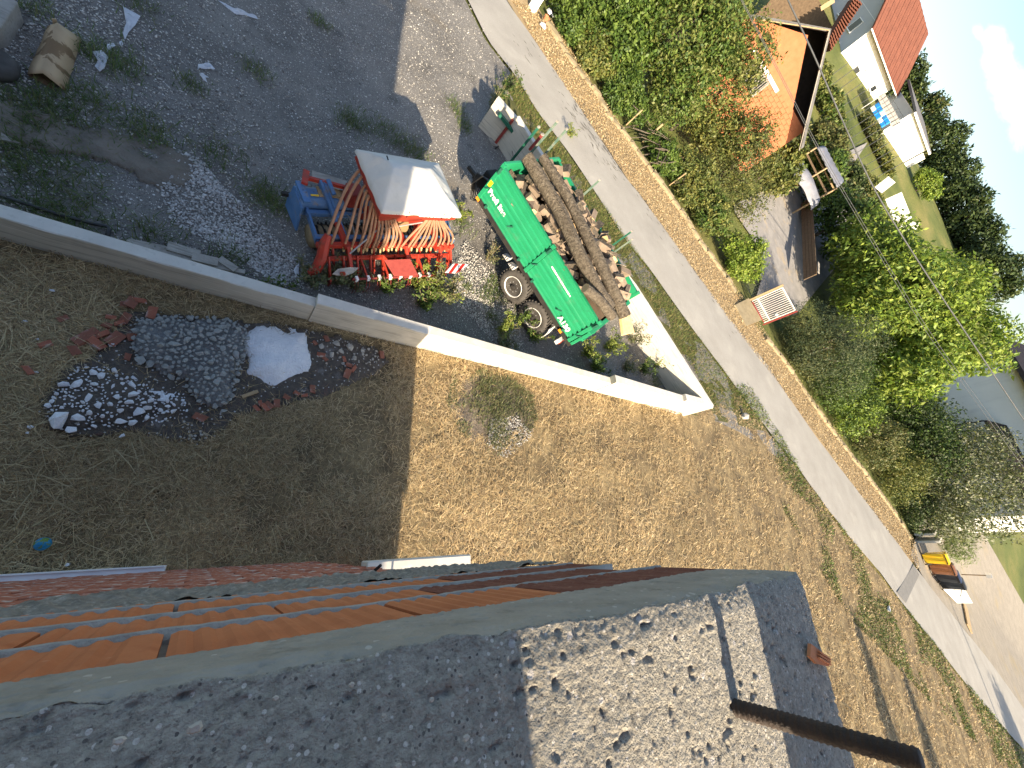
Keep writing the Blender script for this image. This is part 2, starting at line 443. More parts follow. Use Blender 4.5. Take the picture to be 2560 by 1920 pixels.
M['brown_trim_and_shade'] = mat('brown_trim_and_shade', [(.02, .016, .015), (.045, .032, .028)], 4, .55)  # dark trim; also the shade painted into the brick house gable
M['steel'] = mat('steel', [(.3, .3, .3), (.4, .4, .39)], 6, .45, spec=.5, metal=.4)
M['gate_white'] = mat('gate_white', [(.62, .58, .5), (.74, .7, .62)], 4, .6)
M['wire'] = mat('wire', [(.05, .055, .06), (.09, .095, .1)], 4, .6)
M['yellow'] = mat('yellow', [(.8, .5, .012), (.84, .56, .02)], 2, .45, spec=.45)
M['bin_brown'] = mat('bin_brown', [(.2, .09, .05), (.26, .13, .075)], 2, .5)
M['bin_black'] = mat('bin_black', [(.03, .034, .04), (.05, .055, .06)], 2, .5)
M['bin_blue'] = mat('bin_blue', [(.03, .045, .09), (.05, .07, .13)], 2, .5)
M['blue_bright'] = mat('blue_bright', [(.02, .2, .6), (.04, .28, .7)], 2, .45)
M['ball'] = mat('ball', [(.02, .17, .34), (.03, .26, .42)], 8, .4, layers=[('noise', (.12, .2, .05), 12, .52, .54), ('noise', (.4, .45, .04), 9, .6, .615)])
M['lane'] = mat('lane', [(.2, .195, .19), (.28, .27, .26)], 1.5, .95, .6, 30, [('noise', (.36, .29, .19), .8, .56, .7, .7), ('noise', (.15, .145, .14), 20, .55, .7, .6)])
M['ash'] = mat('ash', [(.11, .09, .07), (.2, .165, .125)], 3, .95, .8, 20, [('noise', (.3, .26, .2), 25, .52, .7, .7), ('noise', (.06, .055, .05), 5, .55, .7, .7)], bdist=.04)
# ------------------------------------------------------------------ land
def resample(pts, n):
    p = np.array([(q[0], q[1]) for q in pts], float)
    d = np.r_[0, np.cumsum(np.hypot(*np.diff(p, axis=0).T))]
    t = np.linspace(0, d[-1], n)
    return np.stack([np.interp(t, d, p[:, 0]), np.interp(t, d, p[:, 1])], 1)

def gridfaces(nu, nv):
    i = np.arange(nu - 1)[:, None]; j = np.arange(nv - 1)[None]
    a = (i * nv + j).ravel()
    return np.stack([a, a + nv, a + nv + 1, a + 1], 1)

def strip(name, A, B, mt, dz, nu, nv, relief=0.0, rscale=1.0, wob=0.0, parent=None, kind='structure', crown=0.0):
    a = resample(A, nu); b = resample(B, nu)
    if wob:
        t = np.linspace(0, nu * .5, nu)
        k = (fbm(t, t * 0 + 3.3, 5) - .5) * 2 * wob; k2 = (fbm(t, t * 0 + 8.3, 9) - .5) * 2 * wob
        d = b - a; d /= np.maximum(np.hypot(d[:, 0], d[:, 1])[:, None], .01)
        a = a + d * k[:, None]; b = b + d * k2[:, None]
    v = np.linspace(0, 1, nv)
    P = a[:, None] * (1 - v[None, :, None]) + b[:, None] * v[None, :, None]
    z = zt(P[..., 0], P[..., 1]) + dz + crown * (1 - (2 * v[None] - 1) ** 2)
    if relief:
        z = z + relief * (fbm(P[..., 0] * rscale, P[..., 1] * rscale, 21) - .5)
    V = np.concatenate([P, z[..., None]], 2).reshape(-1, 3)
    Fc = gridfaces(nu, nv)
    # face up
    q = Fc[len(Fc) // 2]; n = np.cross(V[q[1]] - V[q[0]], V[q[2]] - V[q[0]])
    if n[2] < 0: Fc = Fc[:, ::-1]
    o = link(name, npmesh(name, V, Fc), mt, parent, smooth=True)
    if kind: o['kind'] = kind
    return o

def pxline(L, z=0.0):
    return [at(x, y, z) for x, y in L]

gx = np.unique(np.r_[np.linspace(-60, 0, 13), np.linspace(0, 150, 76), np.linspace(150, 900, 26)])
gy = np.unique(np.r_[np.linspace(-300, -30, 19), np.linspace(-30, 150, 91), np.linspace(150, 900, 26)])
GX, GY = np.meshgrid(gx, gy, indexing='ij')
V = np.stack([GX, GY, zt(GX, GY) - .14], 2).reshape(-1, 3)
link('ground', npmesh('ground', V, gridfaces(len(gx), len(gy))), M['meadow'], smooth=True)['kind'] = 'structure'

ROAD_L = [Vector((-16, 34.5, 0)), Vector((-4, 26, 0))] + pxline([(1170, 0), (1219, 101), (1280, 178), (1338, 272), (1410, 365), (1488, 480), (1555, 587), (1627, 677), (1708, 790), (1830, 955), (1920, 1076), (1998, 1174), (2065, 1267), (2128, 1348), (2200, 1432), (2261, 1515), (2331, 1602), (2412, 1706), (2484, 1793), (2560, 1874)])
ROAD_R = [Vector((-13.5, 38.5, 0)), Vector((-1.5, 29.5, 0))] + pxline([(1280, 23), (1352, 124), (1425, 231), (1497, 341), (1569, 451), (1595, 480), (1656, 564), (1731, 668), (1821, 793), (1920, 914), (1949, 960), (2036, 1087), (2123, 1200), (2209, 1310), (2282, 1411), (2305, 1440), (2354, 1504), (2412, 1576), (2475, 1654)])
d = (ROAD_L[-1] - ROAD_L[-4]).normalized(); ROAD_L += [ROAD_L[-1] + d * 30, ROAD_L[-1] + d * 120]
ROAD_R += [ROAD_L[-2] + Vector((1.9, 3.4, 0)), ROAD_L[-1] + Vector((1.9, 3.4, 0))]
road = strip('road', ROAD_L, ROAD_R, M['asphalt'], .012, 420, 9, .012, .8, .07, crown=.03)
# the mended band across the road and the worn joint further on
def patch(name, px, mt, dz, parent=None, n=10, kind='structure'):
    a = pxline(px[:2]); b = pxline([px[3], px[2]])
    return strip(name, a, b, mt, dz, n, n, parent=parent, kind=kind)
o = patch('road_patch', [(2240, 1481), (2282, 1411), (2296, 1437), (2262, 1508)], M['asphalt_patch'], .047, n=12)
# surface cracks of the road, real shallow slivers
Vs, Fs = [], []
for k in range(230):
    if k < 150:
        t = rnd.random(); p = np.array([1440 + 110 * t + rnd.gauss(0, 16), 255 + 175 * t + rnd.gauss(0, 12)])
    else:
        t = rnd.random(); p = np.array([1290 + 560 * t + rnd.gauss(0, 16), 90 + 740 * t + rnd.gauss(0, 14)])
    c = at(*p); a = math.atan2(-.55, .83) + rnd.gauss(0, .25)
    l, w = rnd.uniform(.05, .2), rnd.uniform(.012, .03)
    u = np.array([math.cos(a), math.sin(a)]); v = np.array([-u[1], u[0]])
    b = len(Vs)
    for q in (-u * l, -v * w, u * l, v * w):
        Vs.append((c.x + q[0], c.y + q[1], .05))
    Fs.append((b, b + 1, b + 2, b + 3))
link('road_cracks', npmesh('road_cracks', Vs, Fs), M['asphalt_crack'], road)['kind'] = 'stuff'

# plot of mown dry grass in front of the house, bounded by the boundary wall and the road
PLOT_N = [Vector((-16, 3.9, 0)), Vector((0, 3.9, 0)), Vector((13.2, 4.1, 0))] + [p + Vector((-.1, -.25, 0)) for p in ROAD_L[11:]]
PLOT_S = [Vector((-16, -.3, 0)), Vector((3, -.8, 0)), Vector((12, -9, 0)), Vector((30, -22, 0)), Vector((110, -75, 0))]
strip('dry_lawn', PLOT_S, PLOT_N, M['straw_soil'], 0.0, 240, 60, .10, .9)
YARD_N = [p + Vector((-.1, -.15, 0)) for p in ROAD_L[:14]]
YARD_S = [Vector((-16, 4.0, 0)), Vector((0, 4.0, 0)), Vector((13.2, 4.35, 0)), Vector((14.2, 4.9, 0))]
strip('gravel_yard', YARD_S, YARD_N, M['gravel'], .004, 160, 120, .07, .8)
RW_TOP = pxline([(1785, 1013), (1700, 880), (1592, 712), (1460, 540), (1380, 415), (1300, 290), (1250, 235)], 1.1)
VERGE_A = [p.copy() for p in RW_TOP][::-1]
VERGE_B = [p + Vector((-.05, -.1, 0)) for p in ROAD_L[4:13]]
strip('grass_verge', VERGE_A, VERGE_B, M['green_soil'], .009, 90, 14, .06, 1.2, .12)
KERB = pxline([(1375, 52), (1419, 124), (1465, 185), (1497, 222), (1520, 272), (1563, 322), (1592, 362), (1665, 463), (1714, 532), (1743, 581), (1815, 677), (1850, 735)], .2)
KERB2 = pxline([(1920, 842), (1949, 876), (2013, 965), (2036, 1003), (2094, 1084), (2151, 1157), (2209, 1235), (2267, 1316), (2283, 1345)], .2)
VG_A = [p + Vector((.05, .1, 0)) for p in ROAD_R[1:16]]
VG_B = [Vector((4.5, 29.0, 0))] + KERB + KERB2
strip('leaf_verge', ROAD_R[1:17], VG_B, M['verge_soil'], .008, 150, 14, .08, 1.0, .05)
# gravel turn-in beside the bins, paved court behind the hedge, the lane beyond the gate
strip('gravel_forecourt', [ROAD_R[16] + Vector((.3, .6, 0))] + ROAD_R[17:], [Vector((60, 2, 0)), Vector((75, 0, 0)), Vector((95, -14, 0)), Vector((150, -50, 0))], M['pale_gravel'], .007, 60, 30, .05, .5)
LANE_A = [at(1905, 790), at(1950, 690), at(1935, 600), at(1900, 520)]
LANE_B = [at(1960, 760), at(2010, 690), at(2030, 600), at(2020, 500)]
def lane(name, px_a, px_b, mt, zs, dz=.02):
    a = [at(x, y, z) for (x, y), z in zip(px_a, zs)]; b = [at(x, y, z) for (x, y), z in zip(px_b, zs)]
    return strip(name, a, b, mt, dz, 30, 10, .05, 1)
lane('garden_lane', [(1875, 800), (1905, 700), (1890, 600), (1880, 500), (1900, 470)], [(1985, 790), (2020, 700), (2025, 600), (2015, 480), (2030, 440)], M['lane'], (0, .1, .5, 1.6, 2.2))
strip('paved_court', [Vector((68, 5, 0)), Vector((100, 2, 0))], [Vector((70, 12, 0)), Vector((110, 14, 0))], M['asphalt_patch'], .03, 20, 10)

# ------------------------------------------------------------------ boundary walls
w1 = empty('boundary_wall', 'long low board-marked concrete wall between the dry grass and the gravel yard', 'wall', (0, 3.9, 0))
def wall_part(parent, p, q, zt_, th, name='wall_section', zb=-.1):
    """a straight cast section: body and a trowelled top, inside on the left of p>q"""
    p = Vector((p[0], p[1], 0)); q = Vector((q[0], q[1], 0)); d = (q - p).normalized(); n = Vector((-d.y, d.x, 0))
    nu = max(2, int((q - p).length / .12)); mb = MB()
    V = []
    for i in range(nu + 1):
        c = p + (q - p) * i / nu
        wob = .006 * math.sin(i * .7) + rnd.uniform(-.004, .004)
        for (o, z) in ((0, zb), (wob, zt_ - .012), (.012, zt_ + rnd.uniform(-.004, .004)), (th - .012, zt_ + rnd.uniform(-.004, .004)), (th, zt_ - .012), (th, zb)):
            V.append(c + n * o + Vector((0, 0, z)))
    Fc = []
    for i in range(nu):
        for k in range(5):
            a = i * 6 + k; Fc.append((a, a + 6, a + 7, a + 1))
    Fc.append((0, 1, 2, 3, 4, 5)); e = nu * 6; Fc.append((e + 5, e + 4, e + 3, e + 2, e + 1, e))
    mb.add(V, Fc)
    o = mb.build(name, M['wall_conc'], parent, True)
    o.data.materials.append(M['wall_top'])
    for f in o.data.polygons:
        if f.normal.z > .8: f.material_index = 1
    return o
wall_part(w1, (-16, 3.74), (.83, 3.815), .52, .19)
wall_part(w1, (.835, 3.79), (8.55, 3.965), .68, .21)
wall_part(w1, (8.555, 3.95), (12.1, 4.02), .86, .24)
cx = RW_TOP[0]
wall_part(w1, (12.105, 4.025), (cx.x, cx.y), .98, .24)
w2 = empty('boundary_wall', 'pale concrete wall along the road verge behind the green trailer', 'wall', (cx.x, cx.y, 0))
pr = RW_TOP
for a, b in zip(pr[:-1], pr[1:]):
    wall_part(w2, a, b, 1.1 if b is not pr[-1] else 1.04, .2)

# stone kerb on the far side of the road: separate rough blocks
def kerb_run(line, label, hgt=.15):
    k = empty('stone_kerb', label, 'kerb', line[0])
    pts = resample(line, 400)
    L = np.r_[0, np.cumsum(np.hypot(*np.diff(pts, axis=0).T))]
    s = 0.0
    while s < L[-1] - .3:
        l = rnd.uniform(.45, 1.0)
        i = np.searchsorted(L, s); j = min(len(pts) - 1, np.searchsorted(L, min(s + l, L[-1])))
        p, q = Vector((*pts[i], 0)), Vector((*pts[j], 0))
        if (q - p).length > .1:
            d = (q - p).normalized(); n = Vector((-d.y, d.x, 0)); c = (p + q) / 2
            w, h = rnd.uniform(.34, .46), hgt + rnd.uniform(-.05, .05)
            a = math.atan2(d.y, d.x) + rnd.uniform(-.03, .03)
            mb = MB(); nx, ny = 5, 4; V = []; Fc = []
            LL = (q - p).length - .02
            for ix in range(nx):
                for iy in range(ny):
                    e = (ix in (0, nx - 1)) or (iy in (0, ny - 1))
                    x = (ix / (nx - 1) - .5) * LL; y = (iy / (ny - 1) - .5) * w
                    V.append(Vector((x + rnd.uniform(-.02, .02), y + rnd.uniform(-.025, .025), h + rnd.uniform(-.02, .02) - (.03 if e else 0))))
            for ix in range(nx - 1):
                for iy in range(ny - 1):
                    t = ix * ny + iy; Fc.append((t, t + ny, t + ny + 1, t + 1))
            ring = [ix * ny for ix in range(nx)] + [(nx - 1) * ny + iy for iy in range(1, ny)] + [ix * ny + ny - 1 for ix in range(nx - 2, -1, -1)] + [iy for iy in range(ny - 2, 0, -1)]
            b0 = len(V)
            for r in ring: V.append(Vector((V[r].x * 1.01, V[r].y * 1.05, -.1)))
            for t in range(len(ring)):
                u = (t + 1) % len(ring); Fc.append((ring[u], ring[t], b0 + t, b0 + u))
            R = Matrix.Rotation(a, 3, 'Z')
            mb.add([R @ v_ for v_ in V], Fc)
            o = mb.build('stone', M['kerb'], k)
            o.location = (c.x - line[0].x, c.y - line[0].y, ztf(c.x, c.y) - line[0].z)
        s += l
    return k
kerb_run(KERB, 'rough pale stone kerb in front of the bushes opposite the trailer')
kerb_run(KERB2, 'rough pale stone kerb between the white gate and the yellow bin')

# ------------------------------------------------------------------ the unfinished house the picture is taken from
HX = 1.49                                    # right-hand end of the upper wall
house = empty('unfinished_house', 'unfinished house of orange hollow bricks with rough concrete slabs', 'house', (HX, -.13, 0))
ZS = 6.49
# top slab with its ragged front edge, exposed stones and pits
nx, ny, nz_ = 620, 230, 70
xs = np.linspace(-.75, HX, nx)
prof = [(-.92 + (.92 - .13) * t, 0) for t in np.linspace(0, 1, ny)] + [(-.13, -.262 * t) for t in np.linspace(0, 1, nz_)[1:]]
prof = np.array(prof); npf = len(prof)
X, PY = np.meshgrid(xs, prof[:, 0], indexing='ij'); _, PZ = np.meshgrid(xs, prof[:, 1], indexing='ij')
u = PY - PZ                                    # running length across the fold
nrm_top = (np.arange(npf) < ny)[None]
h = (fbm(X * 9, u * 9, 3, 3) - .5) * .005 + (fbm(X * 60, u * 60, 5, 3) - .5) * .0012 + (vnoise(X * 130, u * 130, 8) - .5) * .0018 + (vnoise(X * 260, u * 260, 18) - .5) * .0022
edge = np.clip(1 - np.abs(u + .13) / .05, 0, 1)
chip = (fbm(X * 14, X * 0 + 1.5, 31, 4) - .45) * .05
hole = np.clip(fbm(X * 48, u * 62, 77, 2) - .73, 0, 1)
h = h - hole * .05
for k in range(60):                           # embedded stones and the sockets they left
    cx_, cu = rnd.uniform(-.6, HX), rnd.uniform(-.9, .1); r = rnd.uniform(.003, .008); sg = rnd.choice((1, 1, -1))
    i0, i1 = np.searchsorted(xs, (cx_ - r, cx_ + r)); us = u[0]; j0, j1 = np.searchsorted(us, (cu - r, cu + r))
    q = ((X[i0:i1, j0:j1] - cx_) / r) ** 2 + ((u[i0:i1, j0:j1] - cu) / (r * .7)) ** 2 + 1.6 * (vnoise(X[i0:i1, j0:j1] * 240, u[i0:i1, j0:j1] * 240, k) - .4)
    h[i0:i1, j0:j1] += sg * .42 * r * np.sqrt(np.clip(1 - q, 0, 1))
face_s = np.where(nrm_top, 1.0, .7)
Y = PY + np.where(nrm_top, 0, h * face_s) - edge * np.clip(.012 - chip, -.01, .05) * np.where(nrm_top, np.clip(1 - np.abs(u + .13) / .03, 0, 1), 1) * .7
def sst(v): v = np.clip(v, 0, 1); return v * v * (3 - 2 * v)
Z = ZS + PZ * (1 - .5 * sst((.75 - X) / .9)) + np.where(nrm_top, h, 0) - edge * .010 - .125 * sst((.75 - X) / .9) * np.where(nrm_top, sst((u + .42) / .28), 1)
V = np.stack([X, Y, Z], 2).reshape(-1, 3)
o = link('concrete_slab', npmesh('concrete_slab', V, gridfaces(nx, npf)), M['slab'], house, True)
o.data.materials.append(M['slab_face'])
mi = np.zeros((nx - 1, npf - 1), np.int32); mi[:, ny + 1:] = 1
o.data.polygons.foreach_set('material_index', mi.ravel())
# end face of the slab
jj = np.arange(npf); endv = V.reshape(nx, npf, 3)[-1]
EV = np.concatenate([endv, endv * [1, 0, 0] + np.stack([np.zeros(npf), np.minimum(endv[:, 1], -.14), np.full(npf, ZS - .262)], 1)])
EF = np.stack([jj[:-1], jj[1:], jj[1:] + npf, jj[:-1] + npf], 1)
link('slab_end', npmesh('slab_end', EV, EF), M['slab'], house, True)
mb = MB(); mb.box((-6.4, -3.1, ZS - .131), (11.3, 5.9, .258)); mb.box(((-.75 + HX) / 2, -3.5, ZS - .131), (HX + .75, 5.14, .258))
mb.build('floor_slab', M['slab'], house, True)
# loose white chips on the slab
for k, (px, py, r) in enumerate([(1190, 1430 + 20, 0), (1270, 1645, .006), (995, 1915, .008), (490, 1820, .012), (300, 1850, .008), (690, 1745, .006), (880, 1712, .006), (1165, 1845, .009), (1150, 1688, .005), (1078, 1750, .006), (1240, 1690, .005), (960, 1790, .005), (1700, 1620, .008), (1475, 1720, .006), (1890, 1700, .009)]):
    if not r: continue
    r *= .6; p = at(px, py, ZS + .004); mb = MB()
    V8 = [Vector((math.cos(a) * r * rnd.uniform(.6, 1.2), math.sin(a) * r * rnd.uniform(.5, .9), 0)) for a in np.linspace(0, 6.28, 8)[:-1]]
    mb.add([v_ + p for v_ in V8] + [v_ * .6 + p + Vector((0, 0, r * .4)) for v_ in V8], [tuple(range(7, 14))] + [(i, (i + 1) % 7, 7 + (i + 1) % 7, 7 + i) for i in range(7)])
    mb.build('stone_chip', M['stone_beige'], house, True)
shard = empty('brick_shard', 'small broken piece of ribbed red brick lying on the concrete slab', 'brick', at(2040, 1642, ZS + .005))
ps = [at(2019, 1608, ZS + .008), at(2062, 1640, ZS + .008), at(2064, 1665, ZS + .008), at(2034, 1658, ZS + .008), at(2017, 1640, ZS + .008)]
mb = MB(); c0 = sum(ps, Vector()) / 5
mb.add(ps + [p * 1.0 + Vector((0, 0, .008)) for p in ps], [(5, 6, 7, 8, 9)] + [(i, (i + 1) % 5, 5 + (i + 1) % 5, 5 + i) for i in range(5)])
mb.build('body', M['brick'], shard, True)
for t in (.25, .5, .75):
    a = ps[0].lerp(ps[4], t) + Vector((0, 0, .011)); b = ps[1].lerp(ps[2], t) + Vector((0, 0, .011))
    MB().beam(a.lerp(b, .35), b, .004, .007).build('rib', M['brick'], shard, True)

# hollow bricks, grooved face
def brick_mesh(name, l, hgt, dep, grooves, amp, rough=0.0):
    n = grooves * 4 if grooves else 6
    xs_ = np.linspace(-l / 2, l / 2, n + 1); V = []; Fc = []
    for i, x in enumerate(xs_):
        g = 0
        if grooves and 2 < i < n - 2: g = amp if (i % 4) in (2, 3) else 0
        if i in (0, n): g = -.004
        off = g if g > 0 else -g
        for z, k in ((-hgt / 2, .005), (-hgt / 2 + .006, 0), (0, 0), (hgt / 2 - .006, 0), (hgt / 2, .005)):
            V.append((x, -off - k + (rnd.uniform(-rough, rough)), z))
    for i in range(n):
        for k in range(4):
            a = i * 5 + k; Fc.append((a, a + 5, a + 6, a + 1))
    m_ = len(V)
    V += [(-l / 2, -dep, -hgt / 2), (-l / 2, -dep, hgt / 2), (l / 2, -dep, -hgt / 2), (l / 2, -dep, hgt / 2)]
    Fc += [(4 + 0, m_ + 1, m_ + 0, 0, 1, 2, 3)[:7], (n * 5, m_ + 2, m_ + 3, n * 5 + 4, n * 5 + 3, n * 5 + 2, n * 5 + 1)]
    Fc += [tuple([i * 5 + 4 for i in range(n + 1)]) + (m_ + 3, m_ + 1), tuple([i * 5 for i in range(n, -1, -1)]) + (m_, m_ + 2)]
    me = bpy.data.meshes.new(name); me.from_pydata(V, [], Fc); me.update()
    return me
BM = [brick_mesh('brick', .366, .226, .2, 9, .006), brick_mesh('brick', .366, .226, .2, 9, .0045)]
BD = brick_mesh('brick', .366, .226, .2, 7, .003, .003)
BS = brick_mesh('brick', .366, .075, .2, 9, .005)
for b in BM: b.materials.append(M['brick'])
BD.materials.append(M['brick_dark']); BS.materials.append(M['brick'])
def put(me, name, loc, parent, rot=(0, 0, 0), world=True):
    o = bpy.data.objects.new(name, me); COL.objects.link(o)
    o.parent = parent
    o.location = Vector(loc) - (parent.location if world else Vector())
    o.rotation_euler = rot
    return o
wall_z = [(.762, .985, 0), (.997, 1.226, 1), (1.240, 1.468, 0)]
for ci, (d0, d1, odd) in enumerate(wall_z):
    zc = CAMH - (d0 + d1) / 2
    x = HX - .183 - (.188 if odd else 0)
    if odd: put(BD, 'brick', (HX - .183 + .18, -.138, zc), house) if False else None
    k = 0
    while x > -2.6:
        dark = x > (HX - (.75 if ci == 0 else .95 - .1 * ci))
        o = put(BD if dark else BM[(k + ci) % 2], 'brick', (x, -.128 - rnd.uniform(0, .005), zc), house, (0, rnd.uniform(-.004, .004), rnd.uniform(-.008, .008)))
        x -= .3755; k += 1
x = HX - .183
while x > -2.6:
    put(BS, 'brick', (x, -.13, CAMH - 1.522), house); x -= .3755
mb = MB(); mb.box(((HX - 12) / 2 - .02, -.225, CAMH - 1.16), (HX + 12 - .06, .15, .80)); mb.build('wall_core', M['mortar'], house, True)
for d0 in (.991, 1.233, 1.476):              # squeezed-out bed joints
    n = 520; x_ = np.linspace(-2.6, HX, n); V = []
    for i, x in enumerate(x_):
        w = .003 + .004 * fbm(x * 20, d0 * 9, 3); b = -.128 + .005 * (fbm(x * 30, d0 * 5, 9) - .5)
        z = CAMH - d0 + .010 * (fbm(x * 12, d0 * 3, 13) - .5)
        for (dy, dz) in ((-.03, w), (b + .128, w * .7), (b + .128 + .003, 0), (b + .128, -w * .7), (-.03, -w)):
            V.append((x, -.128 + dy, z + dz))
    link('mortar_joint', npmesh('mortar_joint', V, gridfaces(n, 5)), M['mortar'], house, True, True)
# honeycombed lower slab edge
n, q = 420, 34
X, D = np.meshgrid(np.linspace(-2.6, HX, n), np.linspace(1.568, 2.1, q), indexing='ij')
Y = -.135 + (fbm(X * 38, D * 38, 41, 3) - .5) * .035 + (fbm(X * 7, D * 7, 43, 2) - .5) * .03
link('lower_slab', npmesh('lower_slab', np.stack([X, Y, CAMH - D], 2).reshape(-1, 3), gridfaces(n, q)), M['rough_conc'], house, True)
mb = MB(); mb.box(((HX - 12) / 2, -1.6, CAMH - 1.834), (HX + 12, 2.9, .526)); mb.build('lower_floor', M['rough_conc'], house, True)
# lower storey of older bricks smeared with mortar
BO = [brick_mesh('brick', .366, .224, .2, 0, 0, .006) for _ in range(3)]
for b in BO: b.materials.append(M['brick_old'])
for r in range(20):
    zc = 4.88 - .12 - r * .2405; x = HX - .183 - (.188 if r % 2 else 0); k = 0
    if zc < .1: break
    while x > -2.4:
        put(BO[(k + r) % 3], 'brick', (x, -.222 - rnd.uniform(0, .008), zc), house); x -= .3755; k += 1
mb = MB(); mb.box(((HX - 12) / 2 - .02, -.36, 2.45), (HX + 12 - .06, .24, 4.84)); mb.build('lower_wall_core', M['mortar'], house, True)
# low terrace beside the upper wall, its slab end in the sun
mb = MB(); mb.box((2.13, -2.3, 2.39), (1.28, 4.24, .22)); mb.build('terrace_slab', M['wall_top'], house, True, bevel=.015)
mb = MB(); mb.box((2.1, -2.5, 1.13), (1.2, 4.0, 2.28)); mb.build('terrace_wall', M['brick_house'], house, True)
for x in (1.60, 1.74): MB().tube([(x, -1.1, 2.5), (x, -1.1, 3.2)], .014, 6).build('rail_post', M['steel'], house, True)
# unseen upper storey, gap shaped for the slab's sun patch, and main block: they throw the house's shadow
mb = MB()
def wall_box(x0, x1, y0, y1, z0, z1): mb.box(((x0 + x1) / 2, (y0 + y1) / 2, (z0 + z1) / 2), (x1 - x0, y1 - y0, z1 - z0))
wall_box(-12, .40, -1.25, -1.0, ZS, 9.9); wall_box(.40, HX, -1.25, -1.0, 6.985, 9.9); wall_box(1.115, HX, -1.25, -1.0, ZS, 6.985)
wall_box(-12, HX, -8, -7.75, ZS, 6.6); wall_box(-12, -11.75, -8, -1.25, ZS, 9.9)
mb.build('unseen_upper_wall', M['brick_house'], house, True)
wall_b = MB(); wall_b.box((-5.2, -4.6, 3.2), (13.3, 8.0, 6.0)); wall_b.build('main_block', M['brick_house'], house, True)

# reinforcing bar standing up out of the slab
rb = empty('reinforcing_bar', 'rusty ribbed steel bar standing up from the concrete slab edge', 'steel bar', at(1840, 1770, ZS))
b0 = at(1840, 1770, ZS); top = b0 + Vector((.006, 0, .285))
mb = MB(); pts = []; rs = []
for i in range(90):
    t = i / 89; pts.append(b0.lerp(top, t) + Vector((0, 0, -.01))); rs.append(.0150 + (.0018 if i % 3 == 0 else 0))
mb.tube(pts, rs, 12); mb.build('bar', M['rust'], rb, True, True)
# stub of bar low on the wall
sb = empty('steel_stub', 'short dark steel stub poking out of the lower brick wall', 'steel bar', at(927, 1430, 4.3))
p = at(925, 1432, 3.9); MB().tube([p + Vector((0, -.03, -.05)), p + Vector((.03, .05, .12))], .012, 6).build('bar', M['black'], sb, True)
wb = empty('foam_board', 'white board leaning along the foot of the brick wall', 'board', (-1.3, -.2, 0))
MB().box((-1.6, -.215, .17), (2.73, .10, .34)).build('sheet', M['white_board'], wb, True, bevel=.006)
MB().box((-1.05, -.17, .345), (1.6, .012, .015)).build('lip', M['white_board'], wb, True)
# ------------------------------------------------------------------ green tipping trailer
def vz(p0, px):
    """height at which the sight line through px stands over the ground point p0"""
    q = at(*px, 0)
    return CAMH - math.hypot(p0.x, p0.y) / (math.hypot(q.x, q.y) / CAMH)

TO = Vector((3.85, 7.75, 0)); TRZ = math.radians(-50)
tr = empty('farm_trailer', 'green two-axle tipping trailer loaded with firewood and tree trunks', 'trailer', TO, TRZ)
TM = Matrix.Translation(TO) @ Matrix.Rotation(TRZ, 4, 'Z')
TI = TM.inverted()
L_, Wd, zb, zt_ = 4.2, 2.42, 1.12, 2.13
def side_profile(s):
    pr = []
    H_ = zt_ - zb; nr = 6; pr.append((0, zb)); pr.append((.03 * s, zb + .02))
    for i in range(nr):
        z0 = zb + .05 + i * (H_ - .1) / nr; w = (H_ - .1) / nr
        up = .045 if i != 3 else .03
        pr += [(.008 * s, z0 + .01), (up * s, z0 + .035), (up * s, z0 + w - .05), (.008 * s, z0 + w - .025)]
    pr += [(.05 * s, zt_ - .05), (.05 * s, zt_), (-.03 * s, zt_), (-.03 * s, zb)]
    return pr
for s, y in ((-1, 0.0), (1, Wd)):
    for x0, x1 in ((.05, 2.03), (2.15, 4.08)):
        mb = MB()
        pr = side_profile(s)
        mb.prism(pr, (x0, y, 0), (0, 1, 0), (0, 0, 1), (1, 0, 0), x1 - x0)
        o = mb.build('side_panel', M['green'], tr)
        # closing caps at panel ends and small latch
        for xx in (x0 + .25, x1 - .25):
            MB().box((xx, y + s * .05, zb + .02), (.05, .03, .09)).build('hinge', M['green_dark'], o)
    for x in (0.0, 2.09, 4.13):
        mb = MB(); mb.box((x, y + s * .012, (zb + zt_) / 2 + .01), (.10, .085, zt_ - zb + .06)); p_ = mb.build('post', M['green'], tr, bevel=.01)
        MB().box((x + .03, y + s * .075, zt_ - .12), (.05, .05, .16)).build('latch', M['green_dark'], p_)
        MB().beam((x, y + s * .07, zb + .30), (x + .09, y + s * .07, zb + .42), .03, .03).build('latch', M['green_dark'], p_)
MB().box((-.03, Wd / 2, (zb + zt_) / 2 + .03), (.07, Wd, zt_ - zb + .06)).build('front_wall', M['green'], tr, bevel=.01)
tg = MB().box((4.24, Wd / 2, 1.42), (.08, Wd + .08, .62)).build('tailgate', M['green'], tr, bevel=.012)
MB().box((4.235, Wd / 2, 1.75), (.11, Wd + .1, .06)).build('rail', M['green'], tg, bevel=.008)
MB().box((4.30, Wd / 2, 1.46), (.05, Wd + .06, .06)).build('rib', M['green'], tg, bevel=.008)
MB().box((4.30, .35, 1.4), (.05, .07, .5)).build('rib', M['green'], tg); MB().box((4.30, 2.05, 1.4), (.05, .07, .5)).build('rib', M['green'], tg)
MB().box((L_ / 2, Wd / 2, 1.08), (L_ + .1, Wd - .02, .08)).build('floor', M['green_dark'], tr)
MB().box((L_ / 2 + .02, .035, 1.03), (L_ + .1, .07, .12)).build('sill', M['chassis'], tr)
mb = MB(); mb.box((1.9, .75, .86), (4.3, .12, .26)); mb.box((1.9, 1.67, .86), (4.3, .12, .26)); mb.beam((-.2, .75, .8), (-1.0, 1.18, .45), .1, .14); mb.beam((-.2, 1.67, .8), (-1.0, 1.24, .45), .1, .14)
mb.build('chassis', M['chassis'], tr)
